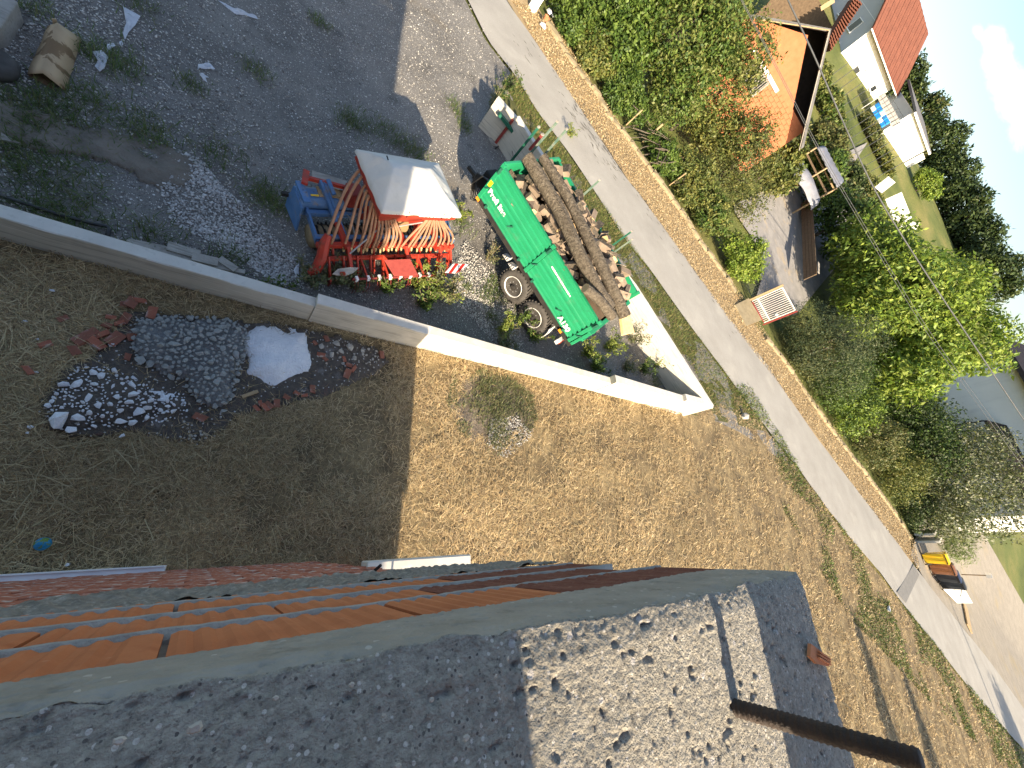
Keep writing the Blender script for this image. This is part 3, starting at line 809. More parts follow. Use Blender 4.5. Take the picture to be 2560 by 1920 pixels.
MB().beam((-.95, 1.21, .45), (-1.3, 1.21, .42), .09, .09).build('drawbar_eye', M['chassis'], tr)
for x in (2.2, 3.15):
    MB().tube([(x, .3, .45), (x, 2.1, .45)], .06, 8).build('axle', M['chassis'], tr)
R0 = .46
tyre_me = None
for x in (2.2, 3.15):
    for y, s in ((.0, -1), (Wd, 1)):
        yo = y - s * .02
        wm = empty('wheel_pivot', None, None, (0, 0, 0)); bpy.data.objects.remove(wm)
        prof = [(-.02, .27), (.0, .29), (.012, .36), (.0, .42), (-.03, R0 - .012), (-.10, R0), (-.29, R0), (-.36, R0 - .012), (-.39, .42), (-.37, .29)]
        mb = MB(); mb.lathe([(a * 1.0, r) for a, r in prof], (x, yo, R0), (0, s, 0), 40)
        ty = mb.build('tyre', M['rubber'], tr, smooth=True)
        lug = MB()
        for k in range(30):
            a = 2 * math.pi * k / 30
            for off, tw, dy in ((0, .16, -.11), (.105, -.16, -.28)):
                b = a + off
                c = Vector((x + math.cos(b) * (R0 + .004), yo + s * dy, R0 + math.sin(b) * (R0 + .004)))
                Rm = Matrix.Rotation(-b + math.pi / 2, 3, 'Y') @ Matrix.Rotation(tw * 2, 3, 'Z')
                lug.box(c, (.032, .19, .03), R=Rm)
        lug.build('tread', M['rubber'], ty)
        mb = MB(); mb.lathe([(-.02, .05), (-.03, .09), (-.045, .17), (-.05, .20), (-.045, .245), (.0, .265), (.008, .28), (-.03, .285)], (x, yo, R0), (0, s, 0), 32)
        rm = mb.build('rim', M['rim'], tr, smooth=True)
        mb = MB(); mb.lathe([(-.04, .10), (-.015, .095), (-.01, .06), (.03, .055), (.035, .03)], (x, yo, R0), (0, s, 0), 20); mb.build('hub', M['chassis'], rm)
        bl = MB()
        for k in range(8):
            a = 2 * math.pi * k / 8; bl.lathe([(-.045, .014), (-.015, .014)], (x + math.cos(a) * .135, yo, R0 + math.sin(a) * .135), (0, s, 0), 6)
        bl.build('wheel_nut', M['steel'], rm)
# white mudguard stub behind the rear wheel, rear lamp cluster, cable, chocks in their holder, reflectors
mb = MB(); pts = []
arc = [(3.15 + math.cos(a) * .56, R0 + math.sin(a) * .56) for a in np.linspace(-.35, .55, 8)]
V = []; Fc = []
for i, (x, z) in enumerate(arc): V += [(x, .02, z), (x, .30, z), (x + .02, .30, z + .01), (x + .02, .02, z + .01)]
for i in range(7): Fc += [tuple(i * 4 + k for k in (0, 4, 5, 1)), tuple(i * 4 + k for k in (3, 2, 6, 7)), tuple(i * 4 + k for k in (0, 3, 7, 4)), tuple(i * 4 + k for k in (1, 5, 6, 2))]
mb.add(V, Fc); mb.build('mudguard', M['rim'], tr)
lb = MB().box((4.02, .12, .78), (.10, .30, .16)).build('lamp_bracket', M['rim'], tr); MB().box((4.08, .12, .79), (.03, .22, .10)).build('lens', M['lamp_red'], lb)
MB().tube([(4.12, .06, 1.0), (4.2, -.02, .86), (4.24, .03, .74), (4.2, .2, .72)], .014, 6).build('cable', M['hose_black'], tr)
for x in (1.42, 1.68):
    mb = MB(); mb.prism([(0, 0), (.2, 0), (.2, .14), (.03, .03)], (x, -.06, .8), (1, 0, 0), (0, 0, 1), (0, 1, 0), .16); ck = mb.build('wheel_chock', M['rim'], tr)
    for k in range(3): MB().box((x + .05 + k * .06, -.065, .86), (.015, .01, .09)).build('slot', M['black'], ck)
for x in (.02, 3.82): MB().box((x, -.055, 1.06), (.11, .02, .07)).build('reflector', M['amber'], tr)
MB().box((.03, -.052, 1.60), (.09, .008, .16)).build('sticker', M['yellow'], tr)

def lettering(txt, size, M4, mt, parent, bold=.0, shear=0.0):
    cu = bpy.data.curves.new('lettering', 'FONT'); cu.body = txt; cu.size = size; cu.extrude = .002; cu.offset = bold; cu.shear = shear
    ob = bpy.data.objects.new('tmp', cu); COL.objects.link(ob)
    dg = bpy.context.evaluated_depsgraph_get(); me = bpy.data.meshes.new_from_object(ob.evaluated_get(dg))
    bpy.data.objects.remove(ob); me.materials.clear()
    me.transform(M4)
    return link('lettering', me, mt, parent)
RX = Matrix.Rotation(math.pi / 2, 4, 'X')
lettering('Profi line', .19, Matrix.Translation((.10, -.052, 1.42)) @ RX, M['white_text'], tr, .006)
lettering('A130', .2, Matrix.Translation((3.5, -.052, 1.21)) @ RX, M['white_text'], tr, .008)
mb = MB(); x = 2.42                      # line of small white lettering, too small to read
while x < 3.22:
    w = rnd.uniform(.03, .05); mb.box((x + w / 2, -.05, 1.84), (w, .004, rnd.uniform(.035, .05))); x += w + rnd.uniform(.006, .016)
mb.build('small_lettering', M['white_text'], tr)
MB().beam((3.3, -.05, 1.30), (3.42, -.05, 1.42), .012, .03).build('badge', M['green_dark'], tr)
MB().beam((1.0, -.05, 1.36), (1.12, -.05, 1.50), .012, .03).build('badge', M['green_dark'], tr)
# hydraulic hoses and the grey cover at the front
for k in range(6):
    p = [(-.12, .25 + .04 * k, 1.4), (-.35 - .05 * k, .2 + .05 * k, 1.35 - .05 * k), (-.5 - .03 * k, .3 + .04 * k, .9), (-.3, .35 + .03 * k, .55 + .05 * k), (-.1, .3 + .03 * k, .75)]
    pp = []
    for i in range(len(p) - 1):
        for t in (0, .33, .66): pp.append(Vector(p[i]).lerp(Vector(p[i + 1]), t))
    pp.append(Vector(p[-1])); MB().tube(pp, .016, 6).build('hydraulic_hose', M['hose_black'], tr, smooth=True)
MB().box((-.30, .62, 1.15), (.36, .42, .5)).build('valve_box', M['chassis'], tr, bevel=.04)

# ---- the load: big trunks, split logs, stakes
def trunk(name, label, pts, rad, seed, endcut=True):
    r_ = random.Random(seed)
    t = empty(name, label, 'tree trunk', pts[0], 0, 'tree trunks on the trailer')
    P = []; 
    for i in range(len(pts) - 1):
        for k in range(7):
            P.append(pts[i].lerp(pts[i + 1], k / 7))
    P.append(pts[-1]); n = 26; V = []; Fc = []
    for i, p in enumerate(P):
        d = (P[min(i + 1, len(P) - 1)] - P[max(i - 1, 0)]).normalized(); s = d.cross(Vector((0, 0, 1))).normalized(); u = s.cross(d)
        f = i / (len(P) - 1); r = rad[0] + (rad[1] - rad[0]) * f
        for k in range(n):
            a = 2 * math.pi * k / n
            b = 1 + .22 * (float(fbm(math.cos(a) * 2 + 7, math.sin(a) * 2 + i * .25, seed, 3)) - .5) + .10 * (float(vnoise(k * .9, i * 1.3, seed + 4)) - .5)
            V.append(p + (s * math.cos(a) + u * math.sin(a)) * r * b)
    for i in range(len(P) - 1):
        for k in range(n): Fc.append((i * n + k, i * n + (k + 1) % n, (i + 1) * n + (k + 1) % n, (i + 1) * n + k))
    mb = MB(); mb.add(V, Fc); mb.build('bark', M['bark'], t, True, True)
    mb = MB(); mb.add([v * 1.0 for v in V[:n]] + V[-n:], [tuple(range(n))[::-1], tuple(range(n, 2 * n))]); mb.build('cut_face', M['cutwood'], t, True)
    return t
trunk('tree_trunk', 'long rough-barked trunk on the load, the one nearer the green side wall', [at(1318, 392, 2.46), at(1395, 520, 2.42), at(1450, 640, 2.4), at(1500, 735, 2.3), at(1522, 768, 2.2)], (.15, .16), 3)
trunk('tree_trunk', 'long barked trunk sticking out over the tailgate with a split tan end', [at(1356, 392, 2.44), at(1420, 495, 2.45), at(1478, 610, 2.45), at(1530, 720, 2.38), at(1562, 790, 2.25)], (.11, .15), 8)
tk = trunk('tree_trunk', 'short forked trunk lying between the two long trunks with a yellow sawn end', [at(1462, 720, 2.42), at(1500, 752, 2.36), at(1530, 790, 2.2)], (.11, .13), 15)
c = at(1564, 806, 2.15)
sp = empty('split_log_end', 'broad tan split slab of wood hanging out past the tailgate', 'log', c)
mb = MB(); q = [at(1552, 775, 2.2), at(1572, 778, 2.2), at(1587, 830, 2.0), at(1560, 836, 1.98)]
mb.add(q + [v - Vector((0, 0, .1)) for v in q], [(0, 1, 2, 3), (7, 6, 5, 4)] + [(i, 4 + i, 4 + (i + 1) % 4, (i + 1) % 4) for i in range(4)])
mb.build('split_face', M['cutwood'], sp, True, bevel=.015)
def split_mesh(seed):
    r_ = random.Random(seed); k = r_.choice((3, 4, 4, 5, 7)); l = r_.uniform(.28, .42); r = r_.uniform(.09, .15); mb = MB()
    A = sorted([r_.uniform(0, 6.28) for _ in range(k)]) if k < 6 else [2 * math.pi * i / k for i in range(k)]
    A = [2 * math.pi * i / k + r_.uniform(-.4, .4) for i in range(k)]
    mb.prism([(math.cos(a) * r * r_.uniform(.75, 1.1), math.sin(a) * r * r_.uniform(.75, 1.1)) for a in A], (-l / 2, 0, 0), (0, 1, 0), (0, 0, 1), (1, 0, 0), l)
    me = mb.mesh('log'); me.materials.append(M['splitwood']); me.materials.append(M['cutwood']); me.materials.append(M['bark'])
    for f in me.polygons:
        if len(f.vertices) > 4 or abs(f.normal.x) > .8: f.material_index = 0 if r_.random() < .7 else 1
        else: f.material_index = r_.choice((0, 0, 2))
    return me
SM = [split_mesh(k) for k in range(14)]
MB().box((2.1, Wd / 2, 1.45), (4.05, Wd - .15, .7)).build('load_bed', M['wood_dark'], tr)
kk = 0
for layer, zc, nn in ((0, 1.84, 80), (1, 1.99, 84), (2, 2.13, 56)):
    for i in range(nn):
        x = rnd.uniform(.2, 3.95); y = rnd.uniform(.15, Wd - .1)
        if layer == 2: y = Wd / 2 + rnd.gauss(.35, .5)
        y = min(max(y, .16), Wd + .02)
        if x > 3.3 and y < 1.5: continue
        p = TM @ Vector((x, y, zc + rnd.uniform(-.05, .06) + .1 * (1 - (2 * y / Wd - 1.1) ** 2)))
        o = bpy.data.objects.new('firewood_log', SM[kk % 14]); COL.objects.link(o); kk += 1
        o.location = p; o.rotation_euler = (rnd.uniform(-.4, .4), rnd.uniform(-.35, .35), rnd.uniform(0, 6.28))
        tag(o, 'short split firewood log lying loose in the green trailer', 'log', 'split firewood in the trailer')
# sticks and splinters on the load
for k in range(26):
    p = TM @ Vector((rnd.uniform(.8, 4), rnd.uniform(.3, 2.1), 2.28)); a = rnd.uniform(0, 3.14); l = rnd.uniform(.1, .3)
    dv = Vector((math.cos(a), math.sin(a), rnd.uniform(-.2, .2))) * l
    MB().tube([p - dv, p + Vector((0, 0, .04)), p + dv], .008, 5).build('splinter', M['splitwood'], tr, True)
def stake(label, bpx, tpx, z0, mt, w=.075):
    p = at(*bpx, z0); z1 = vz(p, tpx); b = Vector((p.x, p.y, 0))
    s = empty('wooden_stake', label, 'stake', (p.x, p.y, 1.0), 0, None)
    MB().beam((p.x, p.y, 1.0), (p.x, p.y, z1), w, w * .55, (.64, -.77, 0)).build('pole', mt, s, True)
    MB().beam((p.x, p.y, z1 + .001), (p.x, p.y, z1 + .05), w * .98, w * .53, (.64, -.77, 0)).build('worn_tip', M['wood_grey'], s, True)
stake('dark green stake leaning out at the front of the trailer, nearest the hoses', (1297, 379), (1345, 319), 1.6, M['green_dark'])
stake('green stake at the trailer front, middle one of the three', (1335, 373), (1391, 305), 1.8, M['green_pole'])
stake('faded green stake at the trailer front, nearest the road', (1366, 381), (1415, 324), 1.9, M['green_pole'])
stake('single grey-green stake halfway along the far side of the trailer', (1450, 495), (1495, 448), 1.9, M['green_pole'])
stake('dark green stake at the far rear of the trailer beside a paler one', (1525, 618), (1576, 576), 1.9, M['green_dark'])
stake('pale green stake at the far rear of the trailer beside a darker one', (1539, 628), (1579, 599), 1.9, M['green_pole'])
stake('short red-tipped board standing against the far wall at the trailer front', (1335, 362), (1352, 334), 1.2, M['red_plate'], .11)
# leaning red prop with a foot plate and the green beam by the wall
rp = empty('steel_prop', 'rusty red steel prop standing on a square foot plate by the far wall', 'prop', at(1238, 358))
p = at(1238, 358, .02); z1 = vz(p, (1279, 294)); MB().beam(p, (p.x, p.y, z1), .09, .07).build('tube', M['red_plate'], rp, True); MB().box((p.x, p.y, .03), (.42, .3, .04), .5).build('foot_plate', M['wood_grey'], rp, True)
gb = empty('timber_beam', 'old green-painted timber beam leaning along the far concrete wall', 'beam', at(1306, 358)); MB().beam(at(1248, 284, .9), at(1316, 372, .5), .13, .09).build('beam', M['green_dark'], gb, True)
hp = empty('rubber_hose', 'thin black hose lying across the gravel at the trailer front', 'hose', at(1240, 372)); MB().tube([at(1238, 372, .04), at(1262, 352, .05), at(1292, 332, .3)], .02, 6).build('hose', M['hose_black'], hp, True)
for k, (a, b) in enumerate((((1280, 340), (1284, 392)), ((1290, 340), (1312, 372)))):
    bd = empty('plank', ('grey plank propped at the trailer front next to the stakes', 'tan plank lying at the trailer front under the stakes')[k], 'plank', at(*a)); MB().beam(at(*a, .5), at(*b, .3), .1, .03).build('board', M['wood_grey'] if k == 0 else M['wood'], bd, True)

# ------------------------------------------------------------------ seed drill on its power harrow
SO = Vector((.66, 4.74, 0)); SRZ = math.radians(27.3)
sd = empty('seed_drill', 'red seed drill with grey tarpaulin over its hopper on a blue harrow', 'seed drill', SO, SRZ)
hx0, hx1, hy0, hy1 = .85, 2.47, .05, 1.18
mb = MB(); mb.add([(hx0, hy0, 1.74), (hx1, hy0, 1.74), (hx1, hy1, 1.74), (hx0, hy1, 1.74), (hx0, hy0, 1.90), (hx1, hy0, 1.90), (hx1, hy1, 1.90), (hx0, hy1, 1.90), (1.25, .4, 1.05), (2.05, .4, 1.05), (2.05, .85, 1.05), (1.25, .85, 1.05)],
    [(0, 1, 5, 4), (1, 2, 6, 5), (2, 3, 7, 6), (3, 0, 4, 7), (8, 9, 1, 0), (9, 10, 2, 1), (10, 11, 3, 2), (11, 8, 0, 3), (11, 10, 9, 8), (4, 5, 6, 7)])
hop = mb.build('hopper', M['red'], sd)
mb = MB(); x = 1.62
while x < 2.3:
    w = rnd.uniform(.05, .075); mb.box((x + w / 2, hy0 - .004, 1.81), (w, .004, .055)); x += w + .018
x = 1.0
while x < 1.22:
    w = rnd.uniform(.03, .05); mb.box((x + w / 2, hy0 - .004, 1.82), (w, .004, .035)); x += w + .01
mb.build('faded_lettering', M['white_text'], hop)
nx, ny = 64, 48
tx = np.linspace(hx0 - .02, hx1 + .06, nx); tyy = np.linspace(hy0 - .03, hy1 + .02, ny)
X, Y = np.meshgrid(tx, tyy, indexing='ij')
dx = np.minimum((X - tx[0]) / .32, (tx[-1] - X) / .62); dy = np.minimum((Y - tyy[0]) / .62, (tyy[-1] - Y) / .50)
dd = np.clip(np.minimum(dx, dy), 0, 1); dd = 1 - np.sqrt(np.clip(1 - dd, 0, 1) ** 2 + .012)
Z = 1.915 + .40 * dd * (1 - .16 * (X - hx0)) + .035 * (fbm(X * 3.5, Y * 9, 61, 3) - .5) * np.clip(dd * 4, 0, 1) + .012 * np.sin((X * 3 + Y * 11)) * np.clip(dd * 3, 0, 1)
V = np.stack([X, Y, Z], 2).reshape(-1, 3); Fc = gridfaces(nx, ny).tolist()
idx = lambda i, j: i * ny + j
ring = [idx(i, 0) for i in range(nx)] + [idx(nx - 1, j) for j in range(1, ny)] + [idx(i, ny - 1) for i in range(nx - 2, -1, -1)] + [idx(0, j) for j in range(ny - 2, 0, -1)]
V = [tuple(v) for v in V]; b0 = len(V); cxy = Vector(((hx0 + hx1) / 2, (hy0 + hy1) / 2, 0))
for k, r in enumerate(ring):
    v = Vector(V[r]); o_ = (v - cxy); o_.z = 0; V.append(tuple(v + o_.normalized() * .012 - Vector((0, 0, .06 + .012 * math.sin(k * .45)))))
for k in range(len(ring)):
    q = (k + 1) % len(ring); Fc.append((ring[k], b0 + k, b0 + q, ring[q]))
me = bpy.data.meshes.new('tarpaulin'); me.from_pydata(V, [], Fc); me.update(); link('tarpaulin', me, M['tarp'], hop, smooth=True)
for x in (1.35, 2.1): MB().beam((x, hy0 - .03, 1.93), (x, hy0 - .03, 1.78), .012, .012).build('tie', M['black'], hop)
MB().tube([(1.10, .75, 2.25), (1.10, .82, 2.26)], .012, 6).build('buckle', M['black'], hop)
# fan and metering gear under the hopper
MB().lathe([(-.12, .12), (-.09, .17), (.09, .17), (.12, .12)], (1.62, .34, 1.18), (1, 0, 0), 20).build('fan', M['fan'], sd)
MB().box((1.65, .62, 1.0), (1.1, .3, .12)).build('metering_unit', M['red'], sd)
for x in (1.2, 2.15):
    MB().beam((x, .6, 1.1), (x, .85, .6), .1, .08).build('hopper_leg', M['red'], sd); MB().beam((x, .45, 1.1), (x, .3, .6), .1, .08).build('hopper_leg', M['red'], sd)
# blue harrow body, side plates, roller frame
MB().prism([(.98, .42), (1.40, .42), (1.36, .72), (1.26, .80), (1.05, .80), (.98, .7)], (.1, 0, 0), (0, 1, 0), (0, 0, 1), (1, 0, 0), 3.05).build('harrow_body', M['blue'], sd, bevel=.012)
MB().box((1.0, 1.2, .815), (1.1, .2, .03)).build('dusty_lid', M['dusty'], sd)
for x in (.08, 3.2):
    MB().prism([(.85, .12), (1.4, .12), (1.4, .45), (1.25, .75), (.9, .72)], (x, 0, 0), (0, 1, 0), (0, 0, 1), (1, 0, 0), .03).build('side_plate', M['blue'], sd)
    MB().prism([(.35, .42), (.98, .55), (.98, .66), (.35, .56)], (x + .12, 0, 0), (0, 1, 0), (0, 0, 1), (1, 0, 0), .04).build('roller_arm', M['blue'], sd)
MB().box((.55, 1.28, .84), (.10, .10, .1)).build('bracket', M['blue'], sd)
for (p, q) in (((.50, 1.32, .95), (.66, .45, .62)), ((.56, 1.32, .95), (.72, .45, .62)), ((2.95, .95, .75), (3.12, .42, .6))):
    MB().beam(p, q, .05, .08).build('link_arm', M['blue'], sd)
MB().tube([(.62, 1.3, 1.02), (.66, 1.05, .95)], .04, 8).build('ram', M['blue'], sd)
MB().box((.16, 1.12, .86), (.12, .42, .05)).build('cover', M['blue'], sd); MB().box((.36, 1.1, .83), (.14, .03, .01)).build('sticker', M['yellow'], sd)
MB().box((1.68, .42, .53), (3.0, .10, .12)).build('roller_beam', M['blue'], sd, bevel=.008)
MB().box((1.68, .90, .60), (3.0, .08, .10)).build('roller_beam', M['blue'], sd, bevel=.008)
rl = MB().tube([(.22, .64, .27), (3.15, .64, .27)], .21, 20).build('packer_roller', M['dusty'], sd, smooth=True)
for i in range(24):
    tb = MB()
    for k in range(9):
        a = 2 * math.pi * (k + .5 * (i % 2)) / 9; c_ = Vector((.32 + i * .12, .64 + math.cos(a) * .235, .27 + math.sin(a) * .235))
        tb.box(c_, (.02, .05, .06), R=Matrix.Rotation(a - math.pi / 2, 3, 'X'))
    tb.tube([(.32 + i * .12 - .012, .64, .27), (.32 + i * .12 + .012, .64, .27)], .225, 18).build('toothed_ring', M['chassis'], rl)
for x in (.9, 1.5, 1.85, 2.4, 2.85):
    mb = MB(); pts = [(x, .92, .62), (x + .04, .8, .66), (x + .06, .62, .6), (x + .06, .46, .56)]; mb.tube(pts, .018, 6); mb.build('scraper', M['steel'], sd)
# red coulter bar and coulters
MB().box((1.66, .235, .60), (3.05, .09, .09)).build('coulter_bar', M['red'], sd, bevel=.006)
MB().box((1.66, .02, .50), (2.95, .07, .07)).build('coulter_bar', M['red'], sd, bevel=.006)
NC = 22
for i in range(NC):
    x = .28 + i * (2.85 / (NC - 1)); back = -.12 if i % 2 else -.28
    c_ = MB().beam((x, .2 if i % 2 else .02, .58), (x + .02, back, .20), .03, .05).build('coulter', M['red'], sd)
    MB().beam((x + .02, back, .2), (x + .02, back + .04, .03), .018, .09).build('shoe', M['red_plate'], c_)
for x, w in ((.62, .1), (1.86, .1), (2.72, .1), (3.0, .08)):
    MB().beam((x, .62, .72), (x + .03, .12, .66), w, .07).build('bracket', M['red'], sd); MB().beam((x + .03, .14, .70), (x + .04, -.18, .48), w * .6, .05).build('bracket', M['red'], sd)
for k in range(5): MB().box((2.70 + .1 * k, .16 - .05 * (k % 2), .62 + .03 * (k % 3)), (.06, .12, .12), .3 * k).build('bracket', M['red'], sd)
# rear following harrow with clamps and spring tines
MB().tube([(.62, -.38, .42), (2.62, -.42, .42)], .024, 8).build('harrow_tube', M['red_plate'], sd)
for k in range(9):
    x = .70 + k * .235; cl = MB().box((x, -.385 - .02 * k / 9, .43), (.05, .08, .09)).build('clamp', M['white'], sd)
    for dx_ in (-.03, .03): MB().tube([(x + dx_, -.39, .42), (x + dx_, -.5, .3), (x + dx_ + .02, -.47, .03)], .007, 5).build('spring_tine', M['red_plate'], cl)
for x in (.9, 1.35, 2.2): MB().beam((x, .0, .52), (x + .02, -.38, .44), .03, .04).build('harrow_arm', M['red'], sd)
# step plate
mb = MB(); P4 = [(1.27, -.16, .70), (1.86, -.16, .70), (2.02, -.44, .52), (1.46, -.42, .52)]
mb.add(P4 + [(a, b, c_ - .025) for a, b, c_ in P4], [(3, 2, 1, 0), (4, 5, 6, 7)] + [(i, (i + 1) % 4, 4 + (i + 1) % 4, 4 + i) for i in range(4)]); mb.build('step_plate', M['red_plate'], sd, bevel=.006)
# left marker arm: thick red curved casting, the flat red bar and grey plate sticking out on the left
MB().tube([(.3, .28, .85), (.24, .2, .72), (.2, .06, .5), (.1, -.06, .3), (-.02, -.1, .2)], [.06, .09, .10, .09, .06], 8).build('marker_arm', M['red'], sd)
MB().beam((.30, 1.38, .92), (1.15, 1.12, 1.02), .05, .07).build('marker_bar', M['red'], sd); MB().beam((.20, 1.22, .95), (.33, 1.50, .95), .10, .05).build('marker_end', M['red'], sd)
MB().box((.74, 1.40, .86), (.62, .26, .02), -.25).build('marker_plate', M['wood_grey'], sd)
MB().beam((-.02, 1.42, .42), (1.2, 1.18, .46), .06, .07).build('levelling_bar', M['chassis'], sd); MB().box((.98, 1.25, .52), (.22, .1, .08), -.2).build('bar_sleeve', M['blue'], sd)
MB().box((.98, 1.0, 1.02), (.28, .3, .34)).build('gearbox', M['red_plate'], sd, bevel=.03)
MB().tube([(.62, -.02, .72), (1.2, .3, 1.0), (1.75, .02, 1.66)], .014, 6).build('grey_rod', M['steel'], sd)
# seed hoses
def hose(p0, p1, sag, mt, r=.026, side=(0, 0)):
    p0, p1 = Vector(p0), Vector(p1); P = []
    c1 = p0 + Vector((side[0], side[1], -.25)); c2 = Vector((p1.x, p1.y, p1.z + .42 + sag))
    for i in range(15):
        t = i / 14; a = (1 - t)
        P.append(p0 * a ** 3 + c1 * 3 * a * a * t + c2 * 3 * a * t * t + p1 * t ** 3)
    h_ = MB().tube(P, r, 8).build('seed_hose', mt, sd, smooth=True)
    e = P[-1]; MB().tube([e + (P[-2] - P[-1]) * .6 , e, e + Vector((0, -.05, -.07))], [.024, .024, .017], 8).build('hose_end', M['hose_tan'], h_, smooth=True)
for k in range(2): hose((.90 + .05 * k, 1.0 - .08 * k, 1.70), (.27 + .12 * k, .24, .62), .12, M['hose'], .026, (-.28, -.12))
for k in range(4): hose((.96 + .03 * k, .80 - .07 * k, 1.58), (.62 + .15 * k, .20, .60), .14, M['hose'], .025, (-.16, -.08))
for k in range(10): hose((1.0 + .03 * k, .50 - .035 * k, 1.55), (.90 + .09 * k, .18 - .03 * (k % 2), .60), .10 + .02 * (k % 3), M['hose'], .024, (-.06 + .02 * k, -.10))
for k in range(11): hose((1.98 + .03 * k, .16 + .02 * (k % 2), 1.66), (1.84 + .125 * k, .18 - .03 * (k % 2), .60), .08 + .03 * (k % 3), M['hose'], .024, (.02 * (k - 5), -.05))
# hazard board on the right and the pale lamp board on the left
hz = empty('hazard_board', 'red and white striped warning triangle sticking out beside the seed drill', 'warning board', at(1143, 672, .5))
A, B, C_, D_ = at(1113, 681, .62), at(1133, 659, .62), at(1172, 661, .62), at(1143, 683, .62)
for k in range(5):
    t0, t1 = k / 5, (k + 1) / 5
    q = [A.lerp(D_, t0) if False else A.lerp(C_, t0) + (D_ - A.lerp(C_, .72)) * min(t0 / .72, (1 - t0) / .28), A.lerp(C_, t1) + (D_ - A.lerp(C_, .72)) * min(t1 / .72, (1 - t1) / .28) if t1 < 1 else C_,
         B.lerp(C_, max(0, (t1 - .1) / .9)), B.lerp(C_, max(0, (t0 - .1) / .9)) if t0 > 0 else A.lerp(B, .98)]
    mb = MB(); mb.add(q + [v - Vector((0, 0, .012)) for v in q], [(0, 1, 2, 3), (7, 6, 5, 4)] + [(i, 4 + i, 4 + (i + 1) % 4, (i + 1) % 4) for i in range(4)])
    mb.build('stripe', M['sign_red'] if k % 2 else M['white'], hz, True)
lbd = empty('lamp_board', 'pale pointed lamp board with a brown lens beside the drill', 'lamp', at(858, 677, .4))
ol = [at(832, 684, .5), at(845, 672, .52), at(875, 668, .52), at(897, 669, .5), at(884, 681, .5), at(866, 687, .5), at(845, 688, .5)]
mb = MB(); mb.add(ol + [v - Vector((0, 0, .03)) for v in ol], [tuple(range(7))[::-1], tuple(range(7, 14))] + [(i, (i + 1) % 7, 7 + (i + 1) % 7, 7 + i) for i in range(7)]); mb.build('board', M['stone_beige'], lbd, True)
p = at(857, 684, .53); MB().box(p, (.09, .06, .05), SRZ).build('lens', M['lamp_red'], lbd, True, bevel=.008)
# ------------------------------------------------------------------ loose things in the yard and on the plot
def stone_mesh(seed, mt, flat=.7):
    import bmesh
    r_ = random.Random(seed); bm = bmesh.new(); bmesh.ops.create_icosphere(bm, subdivisions=1, radius=1)
    sx, sy, sz = r_.uniform(.75, 1.25), r_.uniform(.6, 1.0), r_.uniform(.45, .8) * flat / .7
    cuts = [(Vector((r_.gauss(0, 1), r_.gauss(0, 1), r_.gauss(0, 1))).normalized(), r_.uniform(.38, .72)) for _ in range(9)]
    for v in bm.verts:
        for n_, d_ in cuts:
            k = v.co.dot(n_)
            if k > d_: v.co -= n_ * (k - d_)
        v.co = Vector((v.co.x * sx, v.co.y * sy, v.co.z * sz)) * r_.uniform(.94, 1.06)
    me = bpy.data.meshes.new('stone'); bm.to_mesh(me); bm.free(); me.materials.append(mt); me.update()
    return me
SG = [stone_mesh(k, M['stone_grey']) for k in range(12)]
SW = [stone_mesh(40 + k, M['stone_white']) for k in range(10)]
SBE = [stone_mesh(80 + k, M['stone_beige']) for k in range(10)]

def inpoly(x, y, poly):
    c = False; n = len(poly); j = n - 1
    for i in range(n):
        if (poly[i][1] > y) != (poly[j][1] > y) and x < (poly[j][0] - poly[i][0]) * (y - poly[i][1]) / (poly[j][1] - poly[i][1]) + poly[i][0]: c = not c
        j = i
    return c

def edge_dist(x, y, poly):
    """0 at the outline, grows to 1 inside (pixels / 45)"""
    dmin = 1e9; n = len(poly)
    for i in range(n):
        a, b = np.array(poly[i]), np.array(poly[(i + 1) % n]); p = np.array((x, y)); t = np.clip(((p - a) @ (b - a)) / ((b - a) @ (b - a)), 0, 1)
        dmin = min(dmin, np.hypot(*(p - a - t * (b - a))))
    return min(1.0, dmin / 60.0)

def heap(name, label, cat, poly, hmax, mt, step=9, rough=.04, seed=1):
    """low mound whose outline is given in the photograph, with its own Empty"""
    xs_ = [p[0] for p in poly]; ys_ = [p[1] for p in poly]; c = at(sum(xs_) / len(xs_), sum(ys_) / len(ys_))
    e = empty(name, label, cat, c)
    gx_ = np.arange(min(xs_) - 6, max(xs_) + 6, step); gy_ = np.arange(min(ys_) - 6, max(ys_) + 6, step)
    V = []; H_ = []
    for x in gx_:
        for y in gy_:
            xx = x + 26 * (float(fbm(x * .045, y * .045, seed + 5, 4)) - .5); yy = y + 26 * (float(fbm(x * .045 + 40, y * .045, seed + 9, 4)) - .5); ins = inpoly(xx, yy, poly); h = edge_dist(x, y, poly) if ins else -edge_dist(x, y, poly)
            p = at(x, y); nz_ = float(fbm(p.x * 4, p.y * 4, seed, 4)) - .5
            hh = hmax * math.sin(min(1, max(0, h)) * math.pi / 2) ** .8 if ins else -.12
            V.append((p.x, p.y, hh + nz_ * rough * (1 if ins else .3) + (.02 if ins else 0)))
    o = link('mound', npmesh('mound', V, gridfaces(len(gx_), len(gy_))[:, ::-1]), mt, e, True, True)
    n = np.cross(np.subtract(V[len(gy_)], V[0]), np.subtract(V[1], V[0]))
    return e, c

